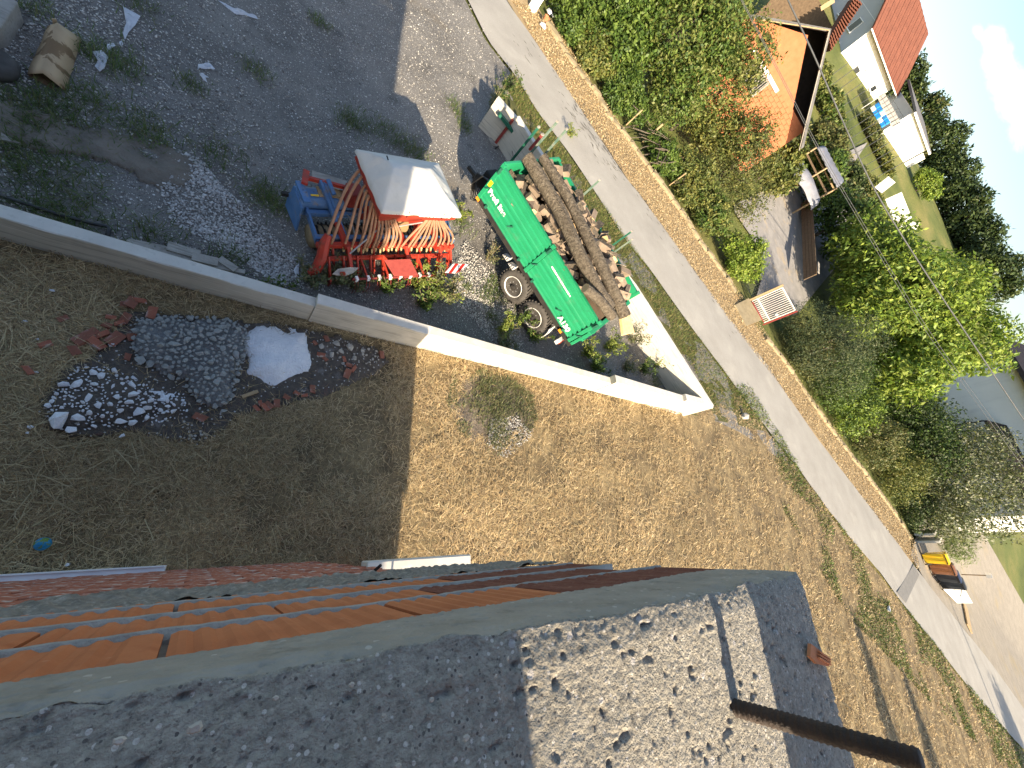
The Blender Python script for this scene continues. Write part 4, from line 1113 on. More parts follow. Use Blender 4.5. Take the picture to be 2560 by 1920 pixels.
def scatter_stones(parent, poly, meshes, n, r0, r1, hmax, name='stone', seed=3, big=()):
    r_ = random.Random(seed); xs_ = [p[0] for p in poly]; ys_ = [p[1] for p in poly]; k = 0; put_ = []
    for (x, y, r) in big:
        p = at(x, y); o = put(meshes[k % len(meshes)], name, p + Vector((0, 0, r * .4 + hmax * .5)), parent, (r_.uniform(-.4, .4), r_.uniform(-.4, .4), r_.uniform(0, 6.28))); o.scale = (r, r, r); k += 1; put_.append((p.x, p.y, r))
    tries = 0
    while k < n and tries < n * 60:
        tries += 1
        x, y = r_.uniform(min(xs_), max(xs_)), r_.uniform(min(ys_), max(ys_))
        if not inpoly(x, y, poly): continue
        p = at(x, y); r = r0 * (r1 / r0) ** (r_.random() ** 1.6)
        if any((p.x - a) ** 2 + (p.y - b) ** 2 < (.62 * (r + q)) ** 2 for a, b, q in put_): continue
        h = edge_dist(x, y, poly)
        o = put(meshes[r_.randrange(len(meshes))], name, p + Vector((0, 0, hmax * math.sin(h * math.pi / 2) ** .8 + r * .3 + .03)), parent, (r_.uniform(-.5, .5), r_.uniform(-.5, .5), r_.uniform(0, 6.28))); o.scale = (r, r, r)
        put_.append((p.x, p.y, r)); k += 1

POLY_G = [(338, 800), (395, 790), (470, 795), (560, 800), (615, 815), (625, 870), (600, 930), (585, 985), (560, 1030), (490, 1010), (460, 960), (400, 930), (340, 900), (325, 850)]
e, c = heap('stone_heap', 'heap of grey crushed stones between the lime and the white rocks', 'stone heap', POLY_G, .10, M['stone_pile_base'], 9, .03, 3)
scatter_stones(e, POLY_G, SG, 295, .034, .085, .15, 'stone', 5, [(352, 905, .08), (420, 840, .08), (515, 880, .075), (520, 1005, .08), (560, 1012, .07), (395, 850, .08)])
POLY_W = [(110, 1010), (160, 960), (190, 920), (270, 920), (330, 945), (400, 980), (460, 985), (470, 1030), (420, 1060), (350, 1055), (300, 1065), (215, 1075), (165, 1085), (120, 1045)]
e, c = heap('rock_heap', 'scattered heap of white rocks and chalky crumbs on the shaded grass', 'rock heap', POLY_W, .07, M['rubble_base'], 9, .03, 8)
scatter_stones(e, POLY_W, SW, 230, .018, .075, .06, 'rock', 9, [(150, 1052, .15), (200, 1048, .09), (182, 1080, .11), (305, 1056, .09), (230, 998, .10), (345, 1035, .11), (330, 992, .10), (285, 970, .08), (200, 965, .10), (255, 945, .09), (330, 965, .07), (235, 935, .07), (122, 1018, .07)])
e2, _ = heap('chalk_heap', 'crumbly white chalk patch at the end of the rock heap', 'chalk', [(345, 1000), (380, 975), (425, 975), (465, 1000), (462, 1030), (425, 1045), (370, 1040)], .07, M['lime'], 6, .10, 18)
POLY_L = [(588, 850), (612, 832), (640, 812), (690, 812), (725, 832), (760, 835), (772, 868), (785, 905), (770, 935), (735, 945), (690, 968), (650, 965), (612, 940), (618, 900), (598, 880)]
e, c = heap('lime_heap', 'bright white heap of lime powder beside the grey stones', 'lime heap', POLY_L, .12, M['lime'], 4, .09, 28)
POLY_R = [(300, 780), (420, 780), (600, 800), (760, 815), (860, 840), (960, 880), (970, 910), (920, 950), (880, 960), (820, 990), (740, 1010), (670, 1030), (600, 1040), (560, 1075), (510, 1110), (440, 1110), (330, 1080), (200, 1095), (110, 1075), (95, 1010), (150, 930), (230, 890), (290, 850)]
POLY_R0 = [(600, 950), (650, 968), (700, 975), (770, 940), (800, 880), (850, 870), (900, 880), (930, 910), (920, 950), (880, 960), (820, 990), (740, 1010), (670, 1030), (600, 1040), (560, 1060), (500, 1080), (440, 1100), (480, 1040), (560, 1035)]
e, c = heap('rubble_patch', 'dark patch of brick rubble and crumbs around the lime heap', 'rubble', POLY_R, .012, M['rubble_base'], 7, .06, 31)
scatter_stones(e, POLY_R, SBE, 240, .012, .03, .02, 'stone', 14)
POLY_B = [(790, 870), (830, 850), (880, 855), (940, 880), (965, 900), (920, 930), (870, 920), (830, 910), (795, 900)]
es = empty('stone_cluster', 'cluster of pale beige building stones right of the lime heap', 'stones', at(870, 890))
scatter_stones(es, POLY_B, SBE, 46, .022, .05, .03, 'stone', 17, [(875, 872, .12), (905, 878, .07), (885, 897, .09), (840, 862, .09), (803, 870, .08), (828, 890, .08), (850, 880, .08), (915, 890, .05), (940, 880, .05)])
scatter_stones(es, [(440, 1070), (480, 1060), (540, 1085), (530, 1120), (470, 1130), (450, 1100)], SBE, 22, .02, .045, .02, 'stone', 19)
# brick pieces
BR = []
for k in range(5):
    r_ = random.Random(k); mb = MB(); w, l, t = r_.uniform(.06, .1), r_.uniform(.1, .17), r_.uniform(.03, .06)
    mb.add([Vector((x * l / 2 * r_.uniform(.7, 1.1), y * w / 2 * r_.uniform(.7, 1.1), z * t / 2)) for x in (-1, 1) for y in (-1, 1) for z in (-1, 1)], [(0, 1, 3, 2), (4, 6, 7, 5), (0, 4, 5, 1), (2, 3, 7, 6), (0, 2, 6, 4), (1, 5, 7, 3)])
    me = mb.mesh('brick'); me.materials.append(M['brick_old'] if k % 2 else M['brick_dull']); BR.append(me)
bp = empty('brick_rubble', 'reddish broken bricks lying left of the grey stone heap', 'broken bricks', at(260, 850))
for k, (x, y, r) in enumerate([(330, 760, 1.3), (350, 755, 1), (318, 765, .9), (280, 797, .9), (270, 818, 1), (315, 800, 1), (300, 812, .8), (210, 850, 1.4), (240, 862, 1.5), (190, 880, 1.4), (290, 850, 1.4), (260, 840, 1.1), (340, 845, 1.1), (115, 865, 1), (320, 895, 1.0), (230, 835, 1.0), (75, 930, .9), (160, 800, .7), (380, 785, 1.6)]):
    o = put(BR[k % 5], 'brick', at(x, y) + Vector((0, 0, .05)), bp, (rnd.uniform(-.3, .3), rnd.uniform(-.3, .3), rnd.uniform(0, 6.28))); o.scale = (r, r, r)
bp2 = empty('brick_rubble', 'broken red bricks scattered below and right of the lime heap', 'broken bricks', at(700, 990))
for k, (x, y, r) in enumerate([(866, 935, 1.2), (882, 925, 1.0), (870, 915, .8), (800, 890, 1.1), (812, 900, .9), (952, 890, 1.0), (660, 1020, 1.0), (672, 1015, .9), (650, 1010, .8), (715, 995, 1.1), (690, 1010, .9), (640, 1022, .8), (500, 1045, 1.0), (740, 985, .8), (785, 860, .9), (815, 850, .8), (858, 900, .8), (780, 975, .9), (760, 990, .8)]):
    o = put(BR[k % 5], 'brick', at(x, y) + Vector((0, 0, .05)), bp2, (rnd.uniform(-.3, .3), rnd.uniform(-.3, .3), rnd.uniform(0, 6.28))); o.scale = (r, r, r)
mb = MB().beam(at(605, 992, .05), at(645, 978, .07), .05, .03); wo = mb.build('wood_scrap', M['wood'], None); tag(wo, 'short brown piece of wood below the lime heap', 'wood')
# single white stones on the shaded grass
for k, (x, y, r, lab) in enumerate([(62, 803, .035, 'small white stone left of the broken bricks'), (75, 1068, .04, 'pair-forming white stone left of the rock heap, the upper one'), (68, 1082, .03, 'pair-forming white stone left of the rock heap, the lower one'), (305, 1090, .05, 'white stone lying just below the rock heap'), (168, 1412, .03, 'small white stone near the wall foot below the ball'), (92, 848, .03, 'small white stone on dark grass near the left edge'), (283, 862, .06, 'white stone among the broken bricks'), (90, 930, .03, 'little white stone above the rock heap at the left'), (130, 725, .04, 'white pebble near the concrete wall at the left')]):
    o = bpy.data.objects.new('white_stone', SW[k % 10]); COL.objects.link(o); o.location = at(x, y, r * .3 + .04); o.scale = (r, r, r); tag(o, lab, 'stone')
bk = bpy.data.objects.new('boulder', SBE[2]); COL.objects.link(bk); bk.location = at(1862, 1040, .12); bk.scale = (.34, .28, .4); tag(bk, 'grey boulder on the grass between the wall corner and the road', 'boulder')
bk = bpy.data.objects.new('boulder', SW[3]); COL.objects.link(bk); bk.location = at(2222, 1522, .1); bk.scale = (.3, .25, .3); tag(bk, 'small pale boulder at the road edge across from the bins', 'boulder')
# the ball
bl = MB(); 
import bmesh
bm = bmesh.new(); bmesh.ops.create_uvsphere(bm, u_segments=28, v_segments=18, radius=.07); me = bpy.data.meshes.new('ball'); bm.to_mesh(me); bm.free()
ball = link('ball', me, M['ball'], None, smooth=True); ball.location = at(107, 1360, .12); ball.rotation_euler = (.5, .3, .4); tag(ball, 'small blue and green play ball on the shaded dry grass', 'ball')

# ---- yard: cardboard, planks, film, pipe
cb = empty('cardboard_sheet', 'folded brown cardboard with wet stains lying on the dark gravel', 'cardboard', at(135, 140))
A = [at(68, 184, .05), at(108, 183, .26), at(165, 228, .03)]; B = [at(119, 66, .05), at(142, 56, .25), at(204, 98, .03)]
def sheet_fold(A, B, mt, name, parent, th=.008, n=10):
    V = []
    for i in range(n + 1):
        t = i / n
        V += [a.lerp(b, t) + Vector((rnd.uniform(-.006, .006), rnd.uniform(-.006, .006), .006 * math.sin(t * 9))) for a, b in zip(A, B)]
    k = len(A); Fc = [(i * k + j, i * k + j + 1, (i + 1) * k + j + 1, (i + 1) * k + j) for i in range(n) for j in range(k - 1)]
    o = link(name, npmesh(name, V, Fc), mt, parent, True)
    s_ = o.modifiers.new('thick', 'SOLIDIFY'); s_.thickness = th
    return o
sheet_fold(A, B, M['card'], 'panel', cb)
sheet_fold([at(70, 188, .02), at(130, 222, .02)], [at(115, 78, .02), at(180, 110, .02)], M['card_in'], 'inner_panel', cb)
MB().box(at(137, 55, .2), (.05, .012, .1), .8).build('torn_flap', M['card'], cb, True)
bx = empty('concrete_block', 'corner of a grey weathered slab at the top left edge', 'slab', at(0, 10))
P = [at(-60, -60, .3), at(45, 4, .3), at(2, 68, .3), at(-90, 80, .3)]
mb = MB(); mb.add(P + [Vector((v.x, v.y, .0)) for v in P], [(3, 2, 1, 0), (0, 1, 5, 4), (1, 2, 6, 5), (2, 3, 7, 6), (3, 0, 4, 7)]); mb.build('block', M['wood_grey'], bx, True, bevel=.02)
dk = empty('old_tyre', 'edge of a black round rubber object at the left border beside the cardboard', 'tyre', at(0, 172)); MB().lathe([(0, .1), (0, .22), (.1, .25), (.16, .22), (.16, .1)], at(-12, 172, .02), (0, 0, 1), 24).build('tyre', M['rubber'], dk, True, True)
pk = empty('plank', 'pointed grey plank end at the left edge below the cardboard', 'plank', at(20, 345))
P = [at(-40, 318, .06), at(0, 330, .06), at(52, 358, .06), at(0, 348, .06), at(-40, 342, .06)]
mb = MB(); mb.add(P + [v - Vector((0, 0, .03)) for v in P], [(4, 3, 2, 1, 0), (5, 6, 7, 8, 9)] + [(i, (i + 1) % 5, 5 + (i + 1) % 5, 5 + i) for i in range(5)]); mb.build('board', M['wood_grey'], pk, True)
def film(label, px, z=.03, hgt=.07, seed=1, group='white plastic film scraps on the yard'):
    """crumpled scrap of plastic film: outline from the photograph, crumpled relief"""
    c = (sum(p[0] for p in px) / len(px), sum(p[1] for p in px) / len(px)); n = len(px); V = []; Fc = []; rings = 5
    for r in range(rings + 1):
        f = r / rings
        for i, p in enumerate(px):
            for s in range(3):
                q0, q1 = px[i], px[(i + 1) % n]; t = s / 3
                x = q0[0] + (q1[0] - q0[0]) * t; y = q0[1] + (q1[1] - q0[1]) * t
                x = c[0] + (x - c[0]) * f; y = c[1] + (y - c[1]) * f
                w = at(x, y); h = z + hgt * abs(float(vnoise(w.x * 14 + seed, w.y * 14, seed)) - .45) * 1.6 * (1 if r < rings else .3)
                V.append((w.x, w.y, h))
    m_ = n * 3
    Fc = [(r * m_ + k, r * m_ + (k + 1) % m_, (r + 1) * m_ + (k + 1) % m_, (r + 1) * m_ + k) for r in range(rings) for k in range(m_)]
    o = link('plastic_film', npmesh('plastic_film', V, Fc), M['film']); tag(o, label, 'plastic film', group)
    return o
film('white fan-shaped plastic film scrap right of the cardboard', [(308, 20), (352, 45), (338, 70), (322, 85), (313, 104), (308, 88), (316, 62), (312, 42)], seed=1)
film('tattered white film scrap on a grass tuft right of the cardboard', [(232, 135), (255, 132), (272, 150), (262, 180), (250, 185), (238, 172), (245, 158)], .04, .1, 2)
film('small white film shred above the grass tuft near the cardboard', [(268, 118), (285, 112), (290, 120), (276, 128), (268, 136)], seed=3)
film('tiny white film shred between two larger scraps near the cardboard', [(298, 112), (306, 106), (309, 116), (302, 120)], seed=4)
film('arrow-shaped white film scrap in the middle of the dark gravel', [(495, 165), (522, 160), (538, 177), (520, 178), (500, 174), (494, 180)], seed=5)
film('thin forked white film scrap below the arrow-shaped one', [(498, 188), (508, 188), (522, 198), (512, 199), (520, 212), (508, 203)], seed=6)
film('long torn strip of white film at the top edge of the yard', [(545, 5), (575, 20), (600, 32), (640, 44), (645, 52), (612, 42), (590, 40), (568, 24)], seed=7)
film('upright white film scrap on gravel left of the seed drill foot', [(741, 664), (747, 660), (746, 685), (747, 697), (740, 694), (733, 678)], seed=8)
film('white sack scrap lying in the corner of the walls among weeds', [(1640, 880), (1662, 895), (1670, 935), (1662, 962), (1650, 930)], .05, .2, 9)
rg = empty('red_rag', 'bright red rag lying by the pale wall in the corner', 'rag', at(1646, 886)); 
mb = MB(); P = [at(1640, 874, .1), at(1654, 884, .12), at(1658, 899, .08), at(1648, 893, .2)]; mb.add(P + [p - Vector((0, 0, .06)) for p in P], [(0, 1, 2, 3), (7, 6, 5, 4)] + [(i, 4 + i, 4 + (i + 1) % 4, (i + 1) % 4) for i in range(4)]); mb.build('cloth', M['sign_red'], rg, True, bevel=.02)
pp = empty('black_pipe', 'black plastic pipe with a bent end lying along the concrete wall', 'pipe', at(150, 535))
MB().tube([at(-30, 478, .05), at(60, 508, .05), at(150, 537, .05), at(225, 557, .05), at(268, 566, .05), at(273, 572, .05), at(268, 592, .05)], .026, 8).build('pipe', M['hose_black'], pp, True, True)
# weathered boards behind the wall
for k, (a, b, w, lab) in enumerate([((318, 606), (412, 624), .13, 'weathered grey board behind the wall, farthest left of the pile'), ((405, 628), (560, 668), .20, 'wide weathered board behind the wall, in the middle of the pile'), ((418, 614), (500, 638), .16, 'upper weathered board of the pile behind the wall'), ((460, 650), (612, 680), .07, 'narrow batten lying across the board pile behind the wall'), ((548, 646), (590, 674), .12, 'short slanting board at the right end of the board pile'), ((480, 640), (545, 656), .15, 'flat grey board at the back of the board pile')]):
    o = MB().beam(at(*a, .06 + .03 * k), at(*b, .05 + .03 * k), w, .025).build('weathered_board', M['wood_grey']); tag(o, lab, 'board')
# white pillar foot and white junk at the far road side (top)
wp = empty('white_post', 'white square post at the top edge beyond the road', 'post', at(1330, 22)); p = at(1328, 26, 0); MB().box((p.x, p.y, .7), (.3, .3, 1.5), .5).build('post', M['white'], wp, True, bevel=.01)
wj = empty('stone_stack', 'white stones and a pot stacked at the end of the stone kerb', 'stones', at(1362, 60))
for (x, y, r, mt) in ((1358, 66, .25, SW[1]), (1366, 45, .28, SW[2]), (1374, 28, .22, SW[4]), (1382, 40, .18, SW[5])): o = put(mt, 'stone', at(x, y, .15), wj, (.2, .1, r * 9)); o.scale = (r, r * .7, r)
MB().lathe([(0, .1), (.16, .14), (.17, .12), (.05, .09)], at(1363, 50, .3), (0, 0, 1), 14).build('pot', M['brick_house'], wj, True)
# dark plants/soil strip: earth bank along the yard
e, _ = heap('earth_bank', 'low bank of bare brown earth along the shaded yard', 'earth bank', [(-60, 262), (40, 262), (120, 285), (240, 308), (330, 330), (430, 370), (505, 400), (495, 440), (455, 475), (380, 470), (300, 420), (200, 390), (110, 380), (40, 360), (-60, 350)], .03, M['dirt'], 6, .13, 51)

# ------------------------------------------------------------------ grass, straw, gravel and litter (uncountable)
def blades(name, P, L, Wd_, lean, cols, mt, seed, curve=.3, kind='stuff', parent=None, aim=None):
    """P (n,3) roots; L length; lean 0 flat .. 1 upright"""
    r = np.random.default_rng(seed); n = len(P)
    az_ = r.uniform(0, 2 * np.pi, n) if aim is None else aim
    Ln = L * r.uniform(.5, 1.3, n); el = np.clip(lean + r.normal(0, .18, n), .02, 1.4)
    d = np.stack([np.cos(az_) * np.cos(el), np.sin(az_) * np.cos(el), np.sin(el)], 1)
    s = np.stack([-np.sin(az_), np.cos(az_), np.zeros(n)], 1) * (Wd_ * r.uniform(.6, 1.3, n))[:, None] / 2
    bend = np.stack([-np.sin(az_), np.cos(az_), np.zeros(n)], 1) * (Ln * r.normal(0, curve, n))[:, None] * .5
    mid = P + d * (Ln * .5)[:, None] + bend * .5
    tip = P + d * Ln[:, None] * np.array([1, 1, .8]) + bend * 0
    V = np.stack([P - s, P + s, mid - s * .8, mid + s * .8, tip], 1).reshape(-1, 3)
    b = np.arange(n)[:, None] * 5
    T = np.concatenate([b + [0, 1, 3], b + [0, 3, 2], b + [2, 3, 4]], 0)
    pal = np.array(cols)[r.integers(0, len(cols), n)] * r.uniform(.75, 1.25, (n, 1)) * (.72 + .56 * fbm(P[:, 0] * .7, P[:, 1] * .7, 19, 3))[:, None]
    me = npmesh(name, V, T, np.repeat(pal, 5, 0))
    o = link(name, me, mt, parent); o['kind'] = kind
    return o

def ground_pts(n, region, seed, dens=None):
    """random points, even in the picture, on the ground inside a picture region"""
    r = np.random.default_rng(seed); out = []
    xs_ = [p[0] for p in region]; ys_ = [p[1] for p in region]
    from_x, to_x, from_y, to_y = min(xs_), max(xs_), min(ys_), max(ys_)
    poly = np.array(region, float)
    while sum(map(len, out)) < n:
        q = np.stack([r.uniform(from_x, to_x, n * 2), r.uniform(from_y, to_y, n * 2)], 1)
        ins = np.zeros(len(q), bool); j = len(poly) - 1
        for i in range(len(poly)):
            c = ((poly[i, 1] > q[:, 1]) != (poly[j, 1] > q[:, 1])) & (q[:, 0] < (poly[j, 0] - poly[i, 0]) * (q[:, 1] - poly[i, 1]) / (poly[j, 1] - poly[i, 1] + 1e-9) + poly[i, 0])
            ins ^= c; j = i
        q = q[ins]
        d = np.stack([q[:, 0] - 1280, q[:, 1] - 960, np.full(len(q), F_PX)], 1) @ ROT.T
        t = -CAMH / d[:, 2]; p = np.stack([d[:, 0] * t, d[:, 1] * t], 1)
        if dens is not None: p = p[r.random(len(p)) < dens(p[:, 0], p[:, 1])]
        out.append(p)
    p = np.concatenate(out)[:n]
    return np.concatenate([p, zt(p[:, 0], p[:, 1])[:, None]], 1)

LAWN = [(-60, 600), (300, 680), (700, 790), (1020, 870), (1480, 985), (1770, 1022), (1850, 990), (1998, 1182), (2200, 1440), (2412, 1710), (2570, 1890), (2570, 1990), (2100, 1990), (1990, 1440), (1180, 1440), (600, 1450), (-60, 1480)]
ASH = [(1130, 935), (1200, 925), (1270, 945), (1330, 990), (1340, 1050), (1310, 1110), (1250, 1150), (1190, 1120), (1140, 1080), (1115, 1010)]
e, c = heap('ash_patch', 'dark burnt patch with ash and weeds in the sunlit dry grass', 'burnt patch', ASH, .015, M['ash'], 8, .07, 61)
P = ground_pts(2600, [(1240, 1040), (1290, 1060), (1310, 1100), (1250, 1140), (1210, 1090)], 41); P[:, 2] += .03
HEAPS = [[tuple(at(*q)[:2]) for q in pl] for pl in (POLY_G, POLY_W, POLY_L, POLY_R, POLY_B, [(1160, 950), (1240, 950), (1310, 1010), (1310, 1060), (1240, 1110), (1180, 1080), (1140, 1020)])]
def off_heaps(x, y):
    k = np.ones(len(x))
    for pl in HEAPS:
        a = np.array(pl); ins = np.zeros(len(x), bool); j = len(a) - 1
        for i in range(len(a)):
            c = ((a[i, 1] > y) != (a[j, 1] > y)) & (x < (a[j, 0] - a[i, 0]) * (y - a[i, 1]) / (a[j, 1] - a[i, 1] + 1e-9) + a[i, 0]); ins ^= c; j = i
        k[ins] = .06
    return k * (.18 + .82 * np.clip((fbm(x * 1.5, y * 1.5, 91, 4) - .36) * 4.5, 0, 1))
P = ground_pts(150000, LAWN, 5, off_heaps); P[:, 2] += .015 + .03 * NR.random(len(P)) + .1 * (fbm(P[:, 0] * .9, P[:, 1] * .9, 21) - .5)
STRAW = [(.54, .395, .2), (.62, .475, .26), (.47, .335, .165), (.33, .235, .125), (.66, .52, .31), (.34, .28, .15), (.24, .17, .1)]
dist = np.hypot(P[:, 0], P[:, 1])
blades('dry_grass', P, .13 + .03 * np.clip(dist / 12, 0, 2), .0045 + .0008 * dist, .28, STRAW, M['straw'], 3)['label'] = 'mown dry straw-coloured grass covering the plot'
P = ground_pts(1300, LAWN, 15, off_heaps); P[:, 2] += .06
blades('long_straw', P, .42, .007, .06, [(.52, .42, .24), (.46, .36, .19)], M['straw'], 4, .25)['label'] = 'longer pale straws lying on the mown grass'
def near_road(x, y):
    return np.clip((fbm(x * .35, y * .35, 33, 3) - .46) * 7, 0, 1)
P = ground_pts(16000, [(1830, 965), (1870, 960), (2060, 1262), (2260, 1515), (2560, 1880), (2560, 1960), (2330, 1760), (2120, 1540), (1960, 1280)], 6, near_road)
dist = np.hypot(P[:, 0], P[:, 1]); blades('green_grass', P, .16, .012 + .0012 * dist, .7, [(.1, .15, .03), (.13, .18, .04), (.2, .19, .06)], M['leaf'], 7)['label'] = 'green grass growing through the dry lawn along the road'
P = ground_pts(16000, [(1262, 215), (1290, 190), (1338, 275), (1488, 485), (1708, 795), (1835, 962), (1880, 1040), (1790, 1020), (1600, 715), (1470, 540), (1300, 285)], 8)
blades('verge_grass', P, .16, .016, .75, [(.09, .14, .025), (.13, .17, .035), (.18, .19, .05), (.3, .24, .1)], M['leaf'], 9)['label'] = 'green verge grass between the concrete wall and the road'
P = ground_pts(5200, ASH, 16, lambda x, y: np.clip((fbm(x * 1.2, y * 1.2, 5, 3) - .42) * 5, 0, 1)); P[:, 2] += .03
blades('patch_weeds', P, .12, .012, .8, [(.1, .13, .04), (.14, .15, .06), (.07, .09, .035), (.2, .19, .09)], M['leaf'], 17)['label'] = 'small green weeds on the burnt patch'
P = ground_pts(900, [(1225, 1050), (1290, 1040), (1330, 1090), (1260, 1150), (1215, 1110)], 43); P[:, 2] += .05
ASHP = P
# tufts in the yard
def tufts(spots, seed, n=260, cols=((.07, .12, .025), (.11, .15, .035))):
    out = []
    r = np.random.default_rng(seed)
    for x, y, rad in spots:
        p = at(x, y); k = int(n * rad * 2); a = r.normal(0, rad * .5, (k, 2)); out.append(np.concatenate([a + [p.x, p.y], np.full((k, 1), .01)], 1))
    return np.concatenate(out)
SP = [(70, 255, .5), (40, 270, .4), (130, 290, .3), (215, 280, .55), (195, 240, .4), (285, 150, .45), (300, 165, .3), (215, 125, .25), (350, 315, .45), (375, 345, .4), (480, 215, .25), (340, 8, .4), (85, 20, .3), (165, 420, .6), (120, 480, .5), (60, 410, .4), (180, 540, .5), (130, 560, .4), (380, 590, .4), (580, 640, .35), (540, 385, .5), (80, 340, .3), (30, 360, .3), (895, 310, .5), (960, 330, .5), (1010, 360, .45), (1045, 390, .4), (870, 300, .3), (640, 180, .35), (800, 60, .25), (1150, 290, .45), (1135, 265, .35), (1160, 320, .3), (670, 480, .35), (700, 520, .3), (650, 495, .3), (1150, 560, .45), (1140, 540, .3), (1230, 720, .3), (1215, 740, .35), (1245, 745, .3), (1235, 700, .2), (1280, 800, .3), (1165, 720, .15), (1225, 795, .2), (1640, 960, .4)]
blades('grass_tufts', tufts(SP, 3), .17, .011, .8, [(.07, .12, .025), (.1, .15, .035), (.16, .17, .06)], M['leaf'], 11)['label'] = 'small tufts of green grass growing through the gravel'
# pebbles
def pebbles(name, P, r0, r1, cols, seed, label, parent=None):
    r = np.random.default_rng(seed); n = len(P); R = (r0 * (r1 / r0) ** r.random(n))
    base = np.array([(1, 0, 0), (0, 1, 0), (-1, 0, 0), (0, -1, 0), (0, 0, 1), (0, 0, -1)], float)
    sc = np.stack([r.uniform(.7, 1.3, n), r.uniform(.6, 1, n), r.uniform(.4, .8, n)], 1) * R[:, None]
    a = r.uniform(0, 6.28, n); V = base[None] * sc[:, None]; V = V + r.normal(0, .12, V.shape) * R[:, None, None]
    ca, sa = np.cos(a)[:, None], np.sin(a)[:, None]
    V = np.stack([V[..., 0] * ca - V[..., 1] * sa, V[..., 0] * sa + V[..., 1] * ca, V[..., 2]], 2) + P[:, None]
    Fb = np.array([(0, 1, 4), (1, 2, 4), (2, 3, 4), (3, 0, 4), (1, 0, 5), (2, 1, 5), (3, 2, 5), (0, 3, 5)])
    T = (np.arange(n)[:, None, None] * 6 + Fb[None]).reshape(-1, 3)
    c = np.array(cols)[r.integers(0, len(cols), n)] * r.uniform(.8, 1.15, (n, 1))
    o = link(name, npmesh(name, V.reshape(-1, 3), T, np.repeat(c, 6, 0)), M['pebble'], parent); o['kind'] = 'stuff'; o['label'] = label
    return o
YARD = [(-40, -40), (1165, -40), (1285, 190), (1240, 260), (1440, 620), (1640, 900), (1760, 995), (1500, 935), (1050, 800), (640, 690), (300, 600), (-40, 510)]
def yard_d(x, y): return .25 + .75 * np.clip((fbm(x * .5, y * .5, 71, 3) - .42) * 5, 0, 1)
P = ground_pts(15000, YARD, 21, yard_d); P[:, 2] += .012 + .07 * (fbm(P[:, 0] * .8, P[:, 1] * .8, 21) - .5)
pebbles('gravel_stones', P, .010, .028, [(.55, .53, .48), (.42, .4, .36), (.62, .6, .56), (.3, .29, .27), (.2, .19, .18)], 3, 'loose pale stones strewn over the dark gravel')
P = ground_pts(3600, [(430, 370), (500, 400), (560, 470), (640, 540), (700, 600), (770, 690), (700, 720), (560, 620), (430, 560), (400, 470)], 22, yard_d); P[:, 2] += .016 + .07 * (fbm(P[:, 0] * .8, P[:, 1] * .8, 21) - .5)
pebbles('white_gravel', P, .012, .034, [(.5, .49, .47), (.6, .59, .57), (.38, .37, .35)], 5, 'strip of whiter gravel running toward the seed drill')
P = ground_pts(2500, [(1160, 600), (1260, 700), (1310, 860), (1260, 900), (1200, 820), (1120, 740)], 23); P[:, 2] += .02
pebbles('pale_gravel_stones', P, .012, .03, [(.55, .53, .48), (.65, .63, .58), (.4, .38, .35)], 6, 'pale gravel stones beside the trailer wheels')
P = ground_pts(1500, [(1600, 985), (1660, 995), (1730, 1020), (1690, 1035), (1620, 1015)], 24); P[:, 2] += .02
pebbles('wall_foot_stones', P, .015, .04, [(.55, .5, .43), (.6, .45, .38), (.66, .63, .56)], 8, 'pale stones heaped against the foot of the wall corner')
pebbles('ash_crumbs', ASHP, .01, .03, [(.5, .48, .45), (.35, .34, .32)], 12, 'pale crumbs of ash on the burnt patch')
# leaf litter on the far verge
P = ground_pts(60000, [(1270, -10), (1375, 50), (1500, 240), (1670, 480), (1850, 735), (1960, 900), (2283, 1345), (2300, 1430), (2200, 1305), (1949, 965), (1821, 800), (1656, 570), (1497, 345), (1352, 128)], 31)
n = len(P); r = np.random.default_rng(77); dist = np.hypot(P[:, 0], P[:, 1])
t = r.normal(0, 1, (n, 3)) * [1, 1, .35]; t /= np.linalg.norm(t, axis=1)[:, None]; s = np.cross(t, r.normal(0, 1, (n, 3)) * [.4, .4, 1]); s /= np.linalg.norm(s, axis=1)[:, None]
l = (.016 + .0006 * dist)[:, None] * r.uniform(.6, 1.4, (n, 1)); c = P + [0, 0, .045] + r.normal(0, .02, (n, 3)) * [0, 0, 1] + np.c_[np.zeros((n, 2)), .08 * (fbm(P[:, 0], P[:, 1], 21) - .5)]
V = np.stack([c - t * l, c + s * l * .5, c + t * l, c - s * l * .5], 1).reshape(-1, 3)
pal = np.array([(.46, .34, .18), (.52, .41, .24), (.4, .28, .14), (.3, .21, .11), (.55, .46, .29), (.24, .17, .09)])[r.integers(0, 6, n)]
o = link('leaf_litter', npmesh('leaf_litter', V, np.arange(4 * n).reshape(n, 4), np.repeat(pal, 4, 0)), M['litter']); o['kind'] = 'stuff'; o['label'] = 'dry fallen leaves covering the verge beyond the road'
